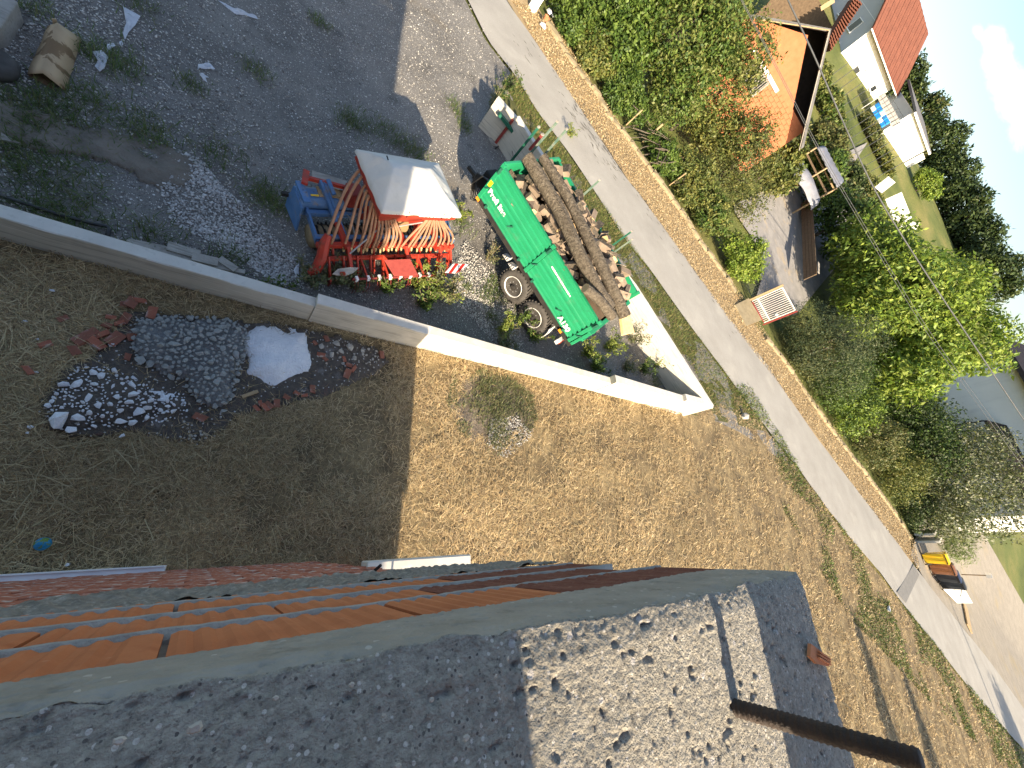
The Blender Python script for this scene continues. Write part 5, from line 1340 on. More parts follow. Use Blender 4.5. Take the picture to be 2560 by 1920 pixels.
# ------------------------------------------------------------------ trees, shrubs and weeds
def leaf_mesh(name, blobs, n, size, cols, seed, shape=.5, droop=0.0, shell=.5, patch=1.0):
    """leaves spread through lumpy crown volumes; blobs: (centre, (rx, ry, rz))"""
    r = np.random.default_rng(seed)
    C = np.array([b[0] for b in blobs], float); Rr = np.array([b[1] for b in blobs], float)
    w = (Rr.prod(1)) ** (2 / 3); k = r.choice(len(blobs), n, p=w / w.sum())
    d = r.normal(0, 1, (n, 3)); d /= np.linalg.norm(d, axis=1)[:, None]
    lump = fbm(d[:, 0] * 2.2 + k * 3.1 + 9, d[:, 1] * 2.2 + d[:, 2] * 2.7 + 5, seed, 3)
    f = (shell + (1 - shell) * r.random(n)) * (.62 + .75 * lump)
    # twigs: pull leaves together into sprays
    P = C[k] + d * Rr[k] * f[:, None]
    g = .35 * patch
    cell = np.floor(P / g); h = np.sin(cell @ np.array([12.99, 78.23, 37.72])) * 43758.5; h = h - np.floor(h)
    keep = h > .22
    P, d, k, h = P[keep], d[keep], k[keep], h[keep]; n = len(P)
    cen = (cell[keep] + .5) * g; P = cen + (P - cen) * .8
    nn = d * .5 + r.normal(0, .55, (n, 3)) + [0, 0, .35]; nn /= np.linalg.norm(nn, axis=1)[:, None]
    t = np.cross(nn, r.normal(0, 1, (n, 3))) + [0, 0, -droop]; t -= nn * (t * nn).sum(1)[:, None]; t /= np.linalg.norm(t, axis=1)[:, None]
    s = np.cross(nn, t); l = (size * r.uniform(.6, 1.35, n))[:, None]
    V = np.stack([P, P + t * l * .45 + s * l * shape * .5, P + t * l, P + t * l * .45 - s * l * shape * .5], 1).reshape(-1, 3)
    pal = np.array(cols)[(np.minimum((h * len(cols)).astype(int), len(cols) - 1) + r.integers(0, 2, n)) % len(cols)] * r.uniform(.78, 1.22, (n, 1))
    return npmesh(name, V, np.arange(4 * n).reshape(n, 4), np.repeat(pal, 4, 0))

def tree(name, label, cat, base, blobs, n, size, cols, seed, trunk_r=.12, group=None, shape=.5, droop=0.0, shell=.5, patch=1.0, limbs=5):
    base = Vector(base); e = empty(name, label, cat, base, 0, group)
    bl = [((base.x + c[0], base.y + c[1], base.z + c[2]), rr_) for c, rr_ in blobs]
    link('crown', leaf_mesh('crown', bl, n, size, cols, seed, shape, droop, shell, patch), M['leaf'], e, True)
    r_ = random.Random(seed); mb = MB()
    top = Vector(bl[0][0]); k0 = base + Vector((0, 0, -.2))
    mb.tube([k0, k0.lerp(top, .35) + Vector((r_.uniform(-.1, .1), r_.uniform(-.1, .1), 0)), k0.lerp(top, .7), top], [trunk_r * 1.25, trunk_r, trunk_r * .7, trunk_r * .35], 8)
    mb.build('trunk', M['bark'], e, True, True)
    for i in range(limbs):
        c, rr_ = bl[i % len(bl)]; st = k0.lerp(top, r_.uniform(.15, .7)); en = Vector(c) + Vector((r_.uniform(-.6, .6) * rr_[0], r_.uniform(-.6, .6) * rr_[1], r_.uniform(-.1, .5) * rr_[2]))
        mid = st.lerp(en, .5) + Vector((0, 0, -.05 * (en - st).length)); MB().tube([st, mid, en], [trunk_r * .5, trunk_r * .3, trunk_r * .12], 6).build('limb', M['bark'], e, True, True)
    return e
def gpt(az, r):
    a = math.radians(az); x, y = r * math.cos(a), r * math.sin(a); return Vector((x, y, ztf(x, y)))
def px_at(px, py, r):
    d = ROT @ np.array([px - 1280.0, py - 960.0, F_PX]); return Vector(d / math.hypot(d[0], d[1]) * r) + Vector((0, 0, CAMH))
def px_ground(px, py):
    """where the sight line meets the land"""
    d = ROT @ np.array([px - 1280.0, py - 960.0, F_PX]); d /= math.hypot(d[0], d[1])
    for r in np.arange(3, 300, .25):
        if CAMH + d[2] * r <= ztf(d[0] * r, d[1] * r): break
    return Vector((d[0] * r, d[1] * r, ztf(d[0] * r, d[1] * r)))
GR1 = [(.07, .125, .02), (.1, .16, .028), (.13, .19, .035), (.05, .095, .018)]
GR2 = [(.12, .15, .035), (.16, .18, .045), (.2, .2, .05), (.09, .12, .03)]
WAL = [(.17, .25, .03), (.21, .29, .035), (.13, .21, .03), (.25, .31, .05)]
DRK = [(.045, .075, .02), (.06, .095, .026), (.08, .11, .03), (.035, .06, .018)]
CON = [(.07, .1, .04), (.09, .12, .05), (.12, .14, .055), (.05, .08, .035)]
OLV = [(.13, .14, .04), (.1, .12, .035), (.17, .16, .055), (.075, .1, .03)]
SIL = [(.2, .22, .14), (.14, .17, .08), (.1, .13, .05), (.25, .26, .18)]
# big trees opposite, screening the brick house
tree('broadleaf_tree', 'dense dark green tree at the top edge opposite the trailer front', 'tree', gpt(66, 27), [((0, 0, 3.0), (2.6, 2.6, 2.6)), ((1.6, -1.2, 1.7), (1.8, 1.8, 1.6)), ((-1.6, 1.6, 2.8), (2.2, 2.2, 2.2)), ((.3, 1, 4.4), (1.8, 1.8, 1.5)), ((-2.5, .5, 1.4), (1.6, 1.6, 1.3))], 36000, .19, GR1, 3, .16, shape=.55)
tree('broadleaf_tree', 'tall green tree in front of the orange brick gable', 'tree', gpt(58.5, 28.5), [((0, 0, 3.6), (2.6, 2.6, 2.8)), ((1.5, -1.6, 2.2), (1.9, 1.9, 2.0)), ((.8, .8, 5.3), (1.9, 1.9, 1.6)), ((-1.4, .6, 4.6), (1.8, 1.8, 1.6)), ((2.2, -.8, 4.2), (1.4, 1.4, 1.3))], 36000, .18, GR1 + GR2[:2], 4, .15, shape=.5)
tree('broadleaf_tree', 'yellowish green tree against the lower right of the brick gable', 'tree', gpt(51.5, 31), [((0, 0, 3.0), (2.4, 2.4, 2.5)), ((1.2, -1.2, 1.9), (1.7, 1.7, 1.6)), ((2.2, -2.2, 2.9), (1.6, 1.6, 1.5)), ((-.4, .2, 5.0), (1.8, 1.8, 1.5)), ((-1.4, 1.2, 4.2), (1.7, 1.7, 1.6))], 28000, .17, GR2, 5, .12)
tree('twiggy_tree', 'thin-leaved twiggy tree between the brick house and the sheet-metal shed', 'tree', gpt(43.5, 31), [((0, 0, 2.4), (2.4, 2.4, 2.2)), ((1.5, -1.6, 1.6), (1.8, 1.8, 1.5)), ((-.6, .6, 3.6), (1.5, 1.5, 1.3))], 16000, .13, GR2 + OLV, 6, .1, limbs=9, shell=.3)
# hedge shrubs behind the kerb
def shrub(label, px, py, back, h, r, cols, seed, n=9000, size=.15, lean=(0, 0)):
    back *= .62; r *= 1.12; n = int(n * 1.2); p = at(px, py); q = Vector((p.x + .52 * back, p.y + .85 * back, 0)); q.z = ztf(q.x, q.y)
    return tree('shrub', label, 'shrub', q, [((-.36 * r, -.6 * r, h * .25), (r * .8, r * .8, h * .3)), ((0, 0, h * .55), (r, r, h * .55)), ((r * .7, -r * .45, h * .42), (r * .75, r * .75, h * .45)), ((-r * .65, r * .5, h * .45), (r * .75, r * .75, h * .45)), ((lean[0], lean[1], h * .8), (r * .6, r * .6, h * .4))], n, size, cols, seed, .04, 'shrubs behind the kerb', limbs=4)
shrub('leafy shrub behind the kerb just below the white stones at the top', 1412, 92, 1.2, 1.7, 1.15, GR1, 21)
shrub('yellow-flecked shrub behind the kerb, second below the white stones', 1462, 165, 1.1, 1.3, 1.0, GR2, 22)
shrub('dark shrub behind the kerb above the brushwood pile', 1530, 262, 1.3, 1.4, 1.1, GR1, 23)
shrub('low shrub behind the kerb between the two wooden fence posts', 1640, 415, 1.1, 1.1, .95, GR1, 24)
shrub('olive shrub behind the kerb below the second wooden fence post', 1700, 490, 1.4, 1.8, 1.3, GR2, 25)
shrub('green shrub behind the kerb halfway to the white gate', 1745, 560, 1.3, 1.5, 1.1, GR1 + GR2, 26)
shrub('bright green rounded shrub just before the white gate', 1822, 672, 1.0, 1.9, 1.05, WAL, 27, 8000, .15)
shrub('brownish green shrub just past the white gate', 1985, 905, 1.6, 2.3, 1.6, OLV, 28, 8000)
shrub('dark green hedge shrub past the gate, beside the round conifer', 2040, 985, 1.8, 3.0, 1.7, GR1, 29, 9000)
shrub('bright leafy hedge shrub in the middle of the right kerb', 2085, 1050, 1.5, 2.6, 1.6, GR1 + WAL[:2], 30, 9000)
shrub('twiggy brown-green hedge shrub right of the bright leafy one', 2140, 1125, 1.7, 2.7, 1.7, OLV, 31, 9000)
shrub('dense olive hedge shrub before the concrete bin bay', 2205, 1215, 1.8, 2.8, 1.7, GR2, 32, 9000)
shrub('dark low hedge shrub right beside the concrete bin bay', 2262, 1300, 2.2, 2.0, 1.5, DRK, 33, 8000)
shrub('leafy second-row shrub behind the bright hedge shrub', 2130, 1030, 3.5, 3.6, 2.1, GR1, 34, 10000)
shrub('dark second-row shrub behind the twiggy hedge shrub', 2190, 1120, 3.6, 3.8, 2.1, DRK + GR1, 35, 10000)
shrub('olive second-row shrub behind the bin bay', 2260, 1215, 3.8, 3.6, 2.1, OLV, 36, 10000)
shrub('green second-row shrub nearest the bins', 2310, 1290, 3.0, 2.4, 1.7, GR2, 37, 8000)
p = gpt(19.5, 31.5)
tree('conifer_shrub', 'large grey-green conifer-like shrub above the white gate', 'shrub', p, [((0, 0, 2.2), (2.4, 2.4, 2.2)), ((1.3, -1.4, 1.8), (1.9, 1.9, 1.8)), ((-1.2, 1.5, 1.7), (1.7, 1.7, 1.7)), ((.2, 0, 3.6), (1.6, 1.6, 1.5)), ((-1.0, -.3, 1.0), (1.5, 1.5, 1.0))], 30000, .13, CON, 41, .12, shape=.28, shell=.6, patch=.6)
p = gpt(22.5, 43)
tree('walnut_tree', 'big sunlit yellow-green walnut tree beneath the overhead cables', 'tree', p, [((0, 0, 4.6), (4.4, 4.4, 3.6)), ((-1.6, 3.6, 4.6), (3.2, 3.2, 2.6)), ((1.8, -3.8, 4.4), (3.2, 3.2, 2.8)), ((3.4, .5, 7.0), (3.4, 3.4, 2.6)), ((5.0, -3.6, 7.0), (3.0, 3.0, 2.4)), ((-2.4, -1.5, 3.2), (2.6, 2.6, 2.2)), ((.4, -6.0, 3.6), (2.4, 2.4, 2.2)), ((3.6, 4.2, 5.4), (2.6, 2.6, 2.2))], 52000, .36, WAL, 42, .3, shape=.42, droop=.5, shell=.55, patch=1.5)
tree('silver_shrub', 'tall silvery twiggy shrubs at the right edge of the hedge', 'shrub', gpt(3.4, 47), [((0, 0, 3.0), (2.8, 2.8, 3.0)), ((1.2, 2.6, 4.0), (2.4, 2.4, 2.9)), ((0, -2.4, 2.4), (2.2, 2.2, 2.4)), ((3.5, .2, 5.2), (2.4, 2.4, 2.6)), ((4.5, -2.5, 4.2), (2.2, 2.2, 2.8)), ((4.5, 2.8, 5.4), (2.2, 2.2, 2.6))], 32000, .2, SIL + OLV[:2], 43, .08)
tree('broadleaf_tree', 'dark tree between the walnut tree and the beige house', 'tree', gpt(9.5, 45), [((0, 0, 2.6), (3.0, 3.0, 2.6)), ((1, 2.4, 3.0), (2.6, 2.6, 2.4)), ((1, -2.4, 2.8), (2.6, 2.6, 2.4)), ((3, 0, 3.6), (2.4, 2.4, 2.0))], 24000, .2, DRK + GR1[:1], 44, .12)
tree('feathery_bush', 'pale feathery green bush next to the gravel forecourt', 'bush', gpt(-.9, 56), [((0, 0, 1.4), (2.0, 2.0, 1.5)), ((.5, 1.5, 1.6), (1.7, 1.7, 1.4)), ((.3, -1.7, 1.1), (1.4, 1.4, 1.1))], 9000, .3, [(.17, .22, .06), (.22, .27, .09), (.13, .18, .05)], 45, .04, shape=.14, droop=.2)
# trees on the hill
for k, (az, r, w, h, lab, cols) in enumerate([(41.2, 128, 6.5, 9.0, 'dark tree touching the red roof of the white house', DRK), (37.6, 128, 6.5, 9.2, 'rounded tree behind the open carport on the hill', OLV + DRK), (34.4, 124, 6.5, 9.6, 'dark tree behind the white garage roof', DRK), (31.0, 122, 6, 9.0, 'dark tree on the skyline right of the garage', DRK), (28.2, 118, 6, 8.6, 'dark tree on the skyline above the meadow', DRK), (25.2, 116, 6, 8.4, 'rightmost dark tree on the skyline', DRK), (35.9, 108, 4.0, 4.6, 'leaning bare-twigged tree beside the white garage', OLV), (21.5, 112, 6.5, 9.0, 'dark tree rising behind the walnut crown', DRK)]):
    b = gpt(az, r) - Vector((0, 0, 2.2)); tree('hill_tree', lab, 'tree', b, [((0, 0, h * .55), (w * .62, w * .62, h * .42)), ((w * .4, -w * .35, h * .5), (w * .45, w * .45, h * .36)), ((-w * .4, w * .35, h * .5), (w * .45, w * .45, h * .36)), ((0, 0, h * .84), (w * .38, w * .38, h * .2)), ((w * .2, -w * .5, h * .72), (w * .3, w * .3, h * .2))], 8500, .62, cols, 60 + k, .3, 'trees on the hilltop', patch=2.6)
for k, (az, r, w, h, lab, cols) in enumerate([(46.0, 62, 3.0, 1.9, 'leafy bush hiding the foot of the white house', GR2), (43.2, 62, 2.6, 1.9, 'green bush below the right corner of the white house', GR1 + GR2), (39.6, 56, 2.6, 2.4, 'low olive bush in front of the blue crates', OLV), (35.6, 54, 3.2, 3.0, 'brownish tree beside the tall meadow grass', OLV + DRK), (33.5, 66, 2.6, 1.4, 'bush by the white fence block on the hill', GR2), (37.8, 47, 2.6, 3.6, 'green tree behind the sheet-metal shed', GR1), (32.0, 46, 2.8, 4.4, 'leafy tree between the shed and the walnut', GR1), (31.4, 92, 2.4, 2.8, 'bright bush at the end of the white garage', WAL), (48.5, 46, 2.2, 2.9, 'light green tree right of the brick gable', GR2), (27.8, 50, 2.6, 5.0, 'green tree at the left shoulder of the walnut', GR1), (40.8, 40, 2.0, 3.2, 'small leafy tree at the left post of the shed', GR2), (38.4, 76, 2.6, 1.2, 'low bush against the left end of the garage', OLV), (35.6, 77, 2.4, 1.1, 'tall weeds below the middle of the garage', GR2), (45.2, 50, 2.6, 2.2, 'light leafy tree right of the brick gable, farther up the slope', GR2)]):
    b = gpt(az, r); tree('garden_tree', lab, 'tree', b, [((0, 0, h * .55), (w * .6, w * .6, h * .5)), ((w * .5, -w * .4, h * .45), (w * .5, w * .5, h * .42)), ((-w * .5, w * .4, h * .45), (w * .5, w * .5, h * .42)), ((0, 0, h * .85), (w * .35, w * .35, h * .25))], 6500, .3, cols, 80 + k, .12, 'garden trees on the slope', patch=1.4)
# off to the right, out of the picture: what throws the long shadows on the lawn and the road
tree('roadside_tree', 'roadside tree beyond the lower right corner', 'tree', (54, -26, 0), [((0, 0, 3.4), (2.6, 2.6, 2.4)), ((1, -1, 4.6), (1.8, 1.8, 1.5))], 7000, .3, GR1, 97, .15)
tree('slender_tree', 'slender tree behind the house, nearer one', 'tree', (25.2, -15.5, 0), [((0, 0, 2.6), (.9, .9, 2.2)), ((0, 0, 4.2), (.5, .5, 1.0))], 4200, .2, GR1, 98, .08)
tree('slender_tree', 'slender tree behind the house, farther one', 'tree', (30, -17.5, 0), [((0, 0, 2.4), (.8, .8, 2.0)), ((0, 0, 3.8), (.4, .4, .8))], 3500, .2, GR1, 99, .08)
up = empty('utility_pole', 'utility pole beyond the lower right corner', 'pole', (50.3, -22, 0)); MB().tube([(50.3, -22, 0), (50.3, -22, 7.9)], [.14, .1], 10).build('pole', M['wood_dark'], up, True)
# weeds in the yard corner and along the wall: stems with small leaves
def weed(label, px, py, h, r, cols, seed, n=700, dry=.0):
    b = at(px, py); e = empty('weed', label, 'weed', b, 0, 'weeds in the yard'); r_ = random.Random(seed); st = MB(); C = []
    for k in range(9):
        a = r_.uniform(0, 6.28); tip = b + Vector((math.cos(a) * r * r_.uniform(.4, 1), math.sin(a) * r * r_.uniform(.4, 1), h * r_.uniform(.6, 1.05)))
        mid = b.lerp(tip, .5) + Vector((0, 0, .12 * h)); st.tube([b, mid, tip], [.008, .006, .003], 5)
        C += [(tuple(mid), (r * .28, r * .28, h * .25)), (tuple(tip), (r * .25, r * .25, h * .2)), (tuple(b.lerp(mid, .5)), (r * .3, r * .3, h * .2))]
        for j in range(2):
            t2 = mid.lerp(tip, r_.uniform(.2, .8)); e2 = t2 + Vector((r_.uniform(-.2, .2), r_.uniform(-.2, .2), .12)) * r; st.tube([t2, e2], [.005, .002], 4)
    st.build('stems', M['straw_stem'], e, True)
    link('leaves', leaf_mesh('leaves', C, n, .075, cols, seed, .4, shell=.1, patch=.25), M['leaf'], e, True)
    return e
M['straw_stem'] = mat('straw_stem', [(.24, .2, .1), (.34, .28, .15)], 5, .9)
WD = [(.1, .13, .05), (.14, .16, .07), (.18, .18, .09)]
WY = [(.2, .25, .04), (.26, .3, .06), (.15, .2, .04)]
for k, (x, y, h, r, c, lab, n) in enumerate([(830, 705, .55, .4, WD, 'grey-green weed below the pale lamp board', 900), (890, 715, .45, .35, WD, 'weed growing under the rear tube of the drill, left part', 800), (960, 720, .5, .4, GR1, 'green weed in front of the wall below the step plate', 900), (1030, 715, .6, .4, WY, 'bright yellow-green weed right of the step plate', 1100), (1085, 735, .7, .45, WY + WD, 'large pale weed between the drill and the wall shadow', 1500), (1060, 770, .5, .4, GR1, 'dark weed at the wall edge of the shadow line', 1000), (1120, 745, .5, .35, WD, 'dry branching weed below the hazard board', 500), (985, 690, .5, .3, WD, 'spindly weed leaning over the red step plate', 300), (1300, 800, .6, .4, GR1, 'green weed beside the rear trailer wheel', 1000), (1250, 830, .55, .4, WY, 'bright weed tuft between wheel and concrete wall', 1100), (1330, 850, .5, .4, GR1, 'weed by the wall under the trailer rear', 900), (1250, 860, .4, .35, WD, 'dry weed on the gravel behind the wall in sun', 400), (1460, 890, .6, .45, WY, 'bright green weed under the tailgate corner', 1400), (1510, 870, .7, .45, WY, 'tall bright weed behind the tailgate', 1400), (1480, 920, .5, .45, GR1, 'dark green weed at the wall behind the tailgate', 1200), (1570, 850, .8, .5, WD, 'tall dry stalky weed by the split trunk end', 700), (1610, 860, .9, .5, WD, 'tall grey weed against the pale wall', 700), (1600, 930, .6, .4, GR1, 'green weed in the wall corner shade', 900), (1630, 920, .8, .45, WY, 'yellow stalky weed beside the white sack scrap', 700), (1670, 950, .6, .4, WD, 'grey weed deep in the wall corner', 600), (1560, 920, .5, .4, WD, 'greyish weed on the gravel near the wall corner', 800), (1215, 650, .5, .35, WD, 'dry stalk weed left of the front trailer wheel', 260), (1262, 225, .7, .5, GR1 + WD, 'bushy weed at the end of the far concrete wall', 1500), (1225, 270, .6, .4, WD, 'thin pale weed at the corner of the trailer shadow', 350), (1140, 545, .4, .3, WY, 'yellow-green tuft beside the hopper corner', 900), (1240, 250, .5, .4, GR1, 'dark weed at the foot of the far wall end', 800), (1420, 340, .4, .3, WY, 'pale clump on the verge behind the stakes', 500), (700, 740, .35, .3, GR1, 'small weed on the wall side left of the drill', 400), (770, 700, .4, .35, WD, 'grey weed by the left coulters of the drill', 600)]):
    weed(lab, x, y, h, r, c, 200 + k, n)

# ------------------------------------------------------------------ brushwood pile, posts, gate, lane wall
bp_ = empty('brushwood_pile', 'grey brushwood pile with tan straw top behind the hedge', 'brushwood', px_ground(1640, 400))
c = bp_.location
for k in range(46):
    a = rnd.gauss(.55, .25); q = c + Vector((rnd.uniform(-2.2, 2.2), rnd.uniform(-1.2, 1.2), rnd.uniform(.1, 1.0))); dv = Vector((math.cos(a), math.sin(a), rnd.uniform(-.1, .15))) * rnd.uniform(.6, 1.3)
    MB().tube([q - dv, q + Vector((0, 0, .05)), q + dv], rnd.uniform(.015, .032), 6).build('branch', M['bark'], bp_, True)
P = []
m0 = px_at(1735, 390, 28.5)
V = []
for i in range(16):
    for j in range(16):
        x, y = (i / 15 - .5) * 2, (j / 15 - .5) * 2; V.append((m0.x + x * 1.5, m0.y + y * .9, m0.z - 1.2 + 1.1 * max(0, 1 - x * x) ** .6 * max(0, 1 - y * y) ** .6 + .1 * float(vnoise(i * .8, j * .8, 4))))
link('straw_top', npmesh('straw_top', V, gridfaces(16, 16)), M['straw_soil'], bp_, True, True)
for k, (a, t) in enumerate([((1563, 318), (1600, 270)), ((1605, 360), (1660, 315)), ((1672, 470), (1708, 440))]):
    p = at(*a); p = Vector((p.x + .15, p.y + .3, 0)); z1 = vz(p, t); ws = empty('fence_post', ('wooden post at the kerb, the uppermost of three', 'thick wooden post at the kerb beside the brushwood, middle of three', 'wooden post at the kerb, the lowest of three')[k], 'post', p)
    MB().tube([p, (p.x + .03, p.y, max(1.0, z1))], .055 if k == 1 else .035, 8).build('post', M['wood'], ws, True)
A, D_ = at(1875, 755), at(1905, 808)
gt = empty('metal_gate', 'white barred metal gate with a rusty lower edge at the lane', 'gate', A)
Hh = 1.83; N_ = 12
for i in range(N_ + 1):
    p = A.lerp(D_, i / N_); MB().tube([p + Vector((0, 0, .12)), p + Vector((0, 0, Hh))], .022 if 0 < i < N_ else .04, 6).build('bar', M['gate_white'], gt, True)
for z, mt in ((.12, 'red_plate'), (.45, 'gate_white'), (Hh, 'gate_white')): MB().beam(A + Vector((0, 0, z)), D_ + Vector((0, 0, z)), .05, .06).build('rail', M[mt], gt, True)
p = A + (A - D_).normalized() * .12; MB().box((p.x, p.y, .95), (.12, .12, 1.95), .6).build('gate_post', M['wood'], gt, True, bevel=.01)
p = D_ + (D_ - A).normalized() * .12; MB().box((p.x, p.y, .95), (.08, .08, 1.9), .6).build('gate_post', M['red_plate'], gt, True)
p = A.lerp(D_, .9) + Vector((0, 0, .9)); MB().box(p, (.2, .1, .12)).build('lock', M['white'], gt, True)
rmp = empty('concrete_ramp', 'cracked grey concrete slab in front of the white gate', 'ramp', at(1865, 782)); P = [at(1836, 775, .1), at(1860, 760, .14), at(1892, 800, .14), at(1868, 822, .1)]
P = [at(1838, 762, .1), at(1872, 745, .16), at(1905, 800, .16), at(1866, 815, .1)]
mb = MB(); mb.add(P + [Vector((v.x, v.y, -.1)) for v in P], [(0, 1, 2, 3), (0, 4, 5, 1), (1, 5, 6, 2), (2, 6, 7, 3), (3, 7, 4, 0)]); mb.build('slab', M['kerb'], rmp, True)
cg = empty('wire_mesh_panel', 'dark wire mesh panel leaning beside the white gate', 'mesh panel', at(1860, 715))
P0, P1 = at(1862, 712), at(1882, 748); u_ = P1 - P0
for i in range(14): MB().tube([P0 + u_ * (i / 13), P0 + u_ * (i / 13) + Vector((0, 0, 1.1))], .008, 4).build('wire', M['wire'], cg, True)
for i in range(10): MB().tube([P0 + Vector((0, 0, .05 + i * .115)), P1 + Vector((0, 0, .05 + i * .115))], .008, 4).build('wire', M['wire'], cg, True)
lw = empty('plank_wall', 'low dark wall of planks along the lane behind the gate', 'wall', px_ground(2040, 690))
a_, b_ = px_at(2032, 690, 38), px_at(2022, 500, 46)
for i in range(4): MB().beam(a_ + Vector((0, 0, -.5 + i * .22)), b_ + Vector((0, 0, -.5 + i * .22)), .08, .2).build('plank', M['wood_dark'], lw, True)
MB().beam(a_ + Vector((-.1, 0, .4)), a_.lerp(b_, .12) + Vector((0, 0, .42)), .25, .04).build('pale_board', M['wood_grey'], lw, True)

# ------------------------------------------------------------------ houses
def house_box(e, w, dep, zb, ze, rise, oh, wall, roof, ridge='x', gable=None, tiles=None, eave_mat=None):
    """local frame of e: x along the front, y back, front wall at y = 0"""
    mb = MB(); mb.box((w / 2, dep / 2, (zb + ze) / 2), (w, dep, ze - zb)); o = mb.build('wall', M[wall], e)
    th = .18
    if ridge == 'x':
        prof = [(-oh, ze - oh * rise / (dep / 2)), (dep / 2, ze + rise), (dep + oh, ze - oh * rise / (dep / 2)), (dep + oh, ze - oh * rise / (dep / 2) + th), (dep / 2, ze + rise + th), (-oh, ze - oh * rise / (dep / 2) + th)]
        rf = MB().prism(prof, (-oh, 0, 0), (0, 1, 0), (0, 0, 1), (1, 0, 0), w + 2 * oh).build('roof', M[roof], e)
        MB().prism([(.02, ze), (dep - .02, ze), (dep / 2, ze + rise - .02)], (.02, 0, 0), (0, 1, 0), (0, 0, 1), (1, 0, 0), w - .04).build('gable', M[gable or wall], e)
        if tiles:
            L2 = math.hypot(dep / 2 + oh, rise * (dep / 2 + oh) / (dep / 2)); nr = int(L2 / tiles); ncol = int((w + 2 * oh) / tiles)
            for i in range(nr):
                t = (i + .5) / nr; y = -oh + t * (dep / 2 + oh); z = ze - oh * rise / (dep / 2) + t * (rise * (dep / 2 + oh) / (dep / 2)) + th + .03
                mb = MB()
                for j in range(ncol):
                    x = -oh + (j + .5) * (w + 2 * oh) / ncol; a = math.atan2(rise, dep / 2)
                    mb.box((x, y, z + .02 * (j % 2)), ((w + 2 * oh) / ncol * .92, L2 / nr * 1.03, .05), R=Matrix.Rotation(a + .05, 3, 'X'))
                mb.build('tile_course', M[roof], rf)['kind'] = 'stuff'
        MB().beam((-oh, -oh, ze - oh * rise / (dep / 2) + .06), (w + oh, -oh, ze - oh * rise / (dep / 2) + .06), .1, .12).build('gutter', M[eave_mat or 'white'], rf)
    else:
        prof = [(-oh, ze - oh * rise / (w / 2)), (w / 2, ze + rise), (w + oh, ze - oh * rise / (w / 2)), (w + oh, ze - oh * rise / (w / 2) + th), (w / 2, ze + rise + th), (-oh, ze - oh * rise / (w / 2) + th)]
        rf = MB().prism(prof, (0, -oh, 0), (1, 0, 0), (0, 0, 1), (0, 1, 0), dep + 2 * oh).build('roof', M[roof], e)
        MB().prism([(.02, ze), (w - .02, ze), (w / 2, ze + rise - .02)], (0, 3.0, 0), (1, 0, 0), (0, 0, 1), (0, 1, 0), dep - 3.04).build('gable', M['brown_trim_and_shade'], e)  # near-black fill paints the shade under the roof overhang
        MB().prism([(.02, ze), (w - 1.7, ze), (w / 2 - .6, ze + rise * .74), (.5, ze + .4)], (0, 0, 0), (1, 0, 0), (0, 0, 1), (0, 1, 0), .25).build('gable_wall', M[wall], e)
    return o, rf
def window(e, wallo, c, w, h, face, fm='white'):
    """face 'y' looks along -y, 'x' along -x"""
    if face == 'y':
        f = MB().box((c[0], c[1] - .03, c[2]), (w + .16, .08, h + .16)).build('window', M[fm], e); MB().box((c[0], c[1] - .065, c[2]), (w, .02, h)).build('pane', M['glass'], f); MB().box((c[0], c[1] - .12, c[2] - h / 2 - .1), (w + .3, .2, .06)).build('sill', M[fm], f)
    else:
        f = MB().box((c[0] - .03, c[1], c[2]), (.08, w + .16, h + .16)).build('window', M[fm], e); MB().box((c[0] - .065, c[1], c[2]), (.02, w, h)).build('pane', M['glass'], f); MB().box((c[0] - .12, c[1], c[2] - h / 2 - .1), (.2, w + .3, .06)).build('sill', M[fm], f)
# white house on the hill
c0 = px_at(2120, 119, 80)
wh = empty('white_house', 'white rendered house with a red tiled roof at the top of the slope', 'house', (c0.x, c0.y, 0), math.radians(-2))
wo, rf = house_box(wh, 11.2, 11.5, 7.0, 13.75, 4.4, 1.0, 'plaster_w', 'roof_red', 'x', 'plaster_grey_shade', .55, 'white')
MB().box((-.012, 5.75, 10.3), (.02, 11.46, 6.8)).build('side_shade', M['plaster_grey_shade'], wh)  # shade of the end wall put into its colour, gable likewise
MB().box((5.6, .25, 13.5), (11.3, .6, .5)).build('frieze', M['plaster_grey_shade'], wh)
for (y, z, w_, h_) in ((2.6, 12.2, 1.0, 1.3), (6.0, 12.2, 1.0, 1.3), (5.2, 15.2, .8, 1.0), (7.2, 15.2, .8, 1.0), (2.5, 9.6, 1.5, 1.3), (6.5, 9.6, 1.2, 1.3)): window(wh, wo, (-.02, y, z), w_, h_, 'x')
for (x, z, w_, h_) in ((9.0, 11.4, .8, .6), (4.2, 10.4, 1.0, 1.0), (9.6, 13.52, .8, .22)): window(wh, wo, (x, 0.0, z), w_, h_, 'y')
MB().tube([(-.1, -.12, 7.2), (-.1, -.12, 13.3)], .06, 6).build('downpipe', M['white'], wh)
bal = MB().box((-.7, 3.0, 8.7), (1.3, 3.2, .15)).build('balcony', M['plaster_w'], wh)
for i in range(7): MB().tube([(-1.3, 1.5 + i * .5, 8.75), (-1.3, 1.5 + i * .5, 9.7)], .025, 5).build('baluster', M['white'], bal)
MB().tube([(-1.3, 1.5, 9.7), (-1.3, 4.5, 9.7)], .03, 5).build('handrail', M['white'], bal)
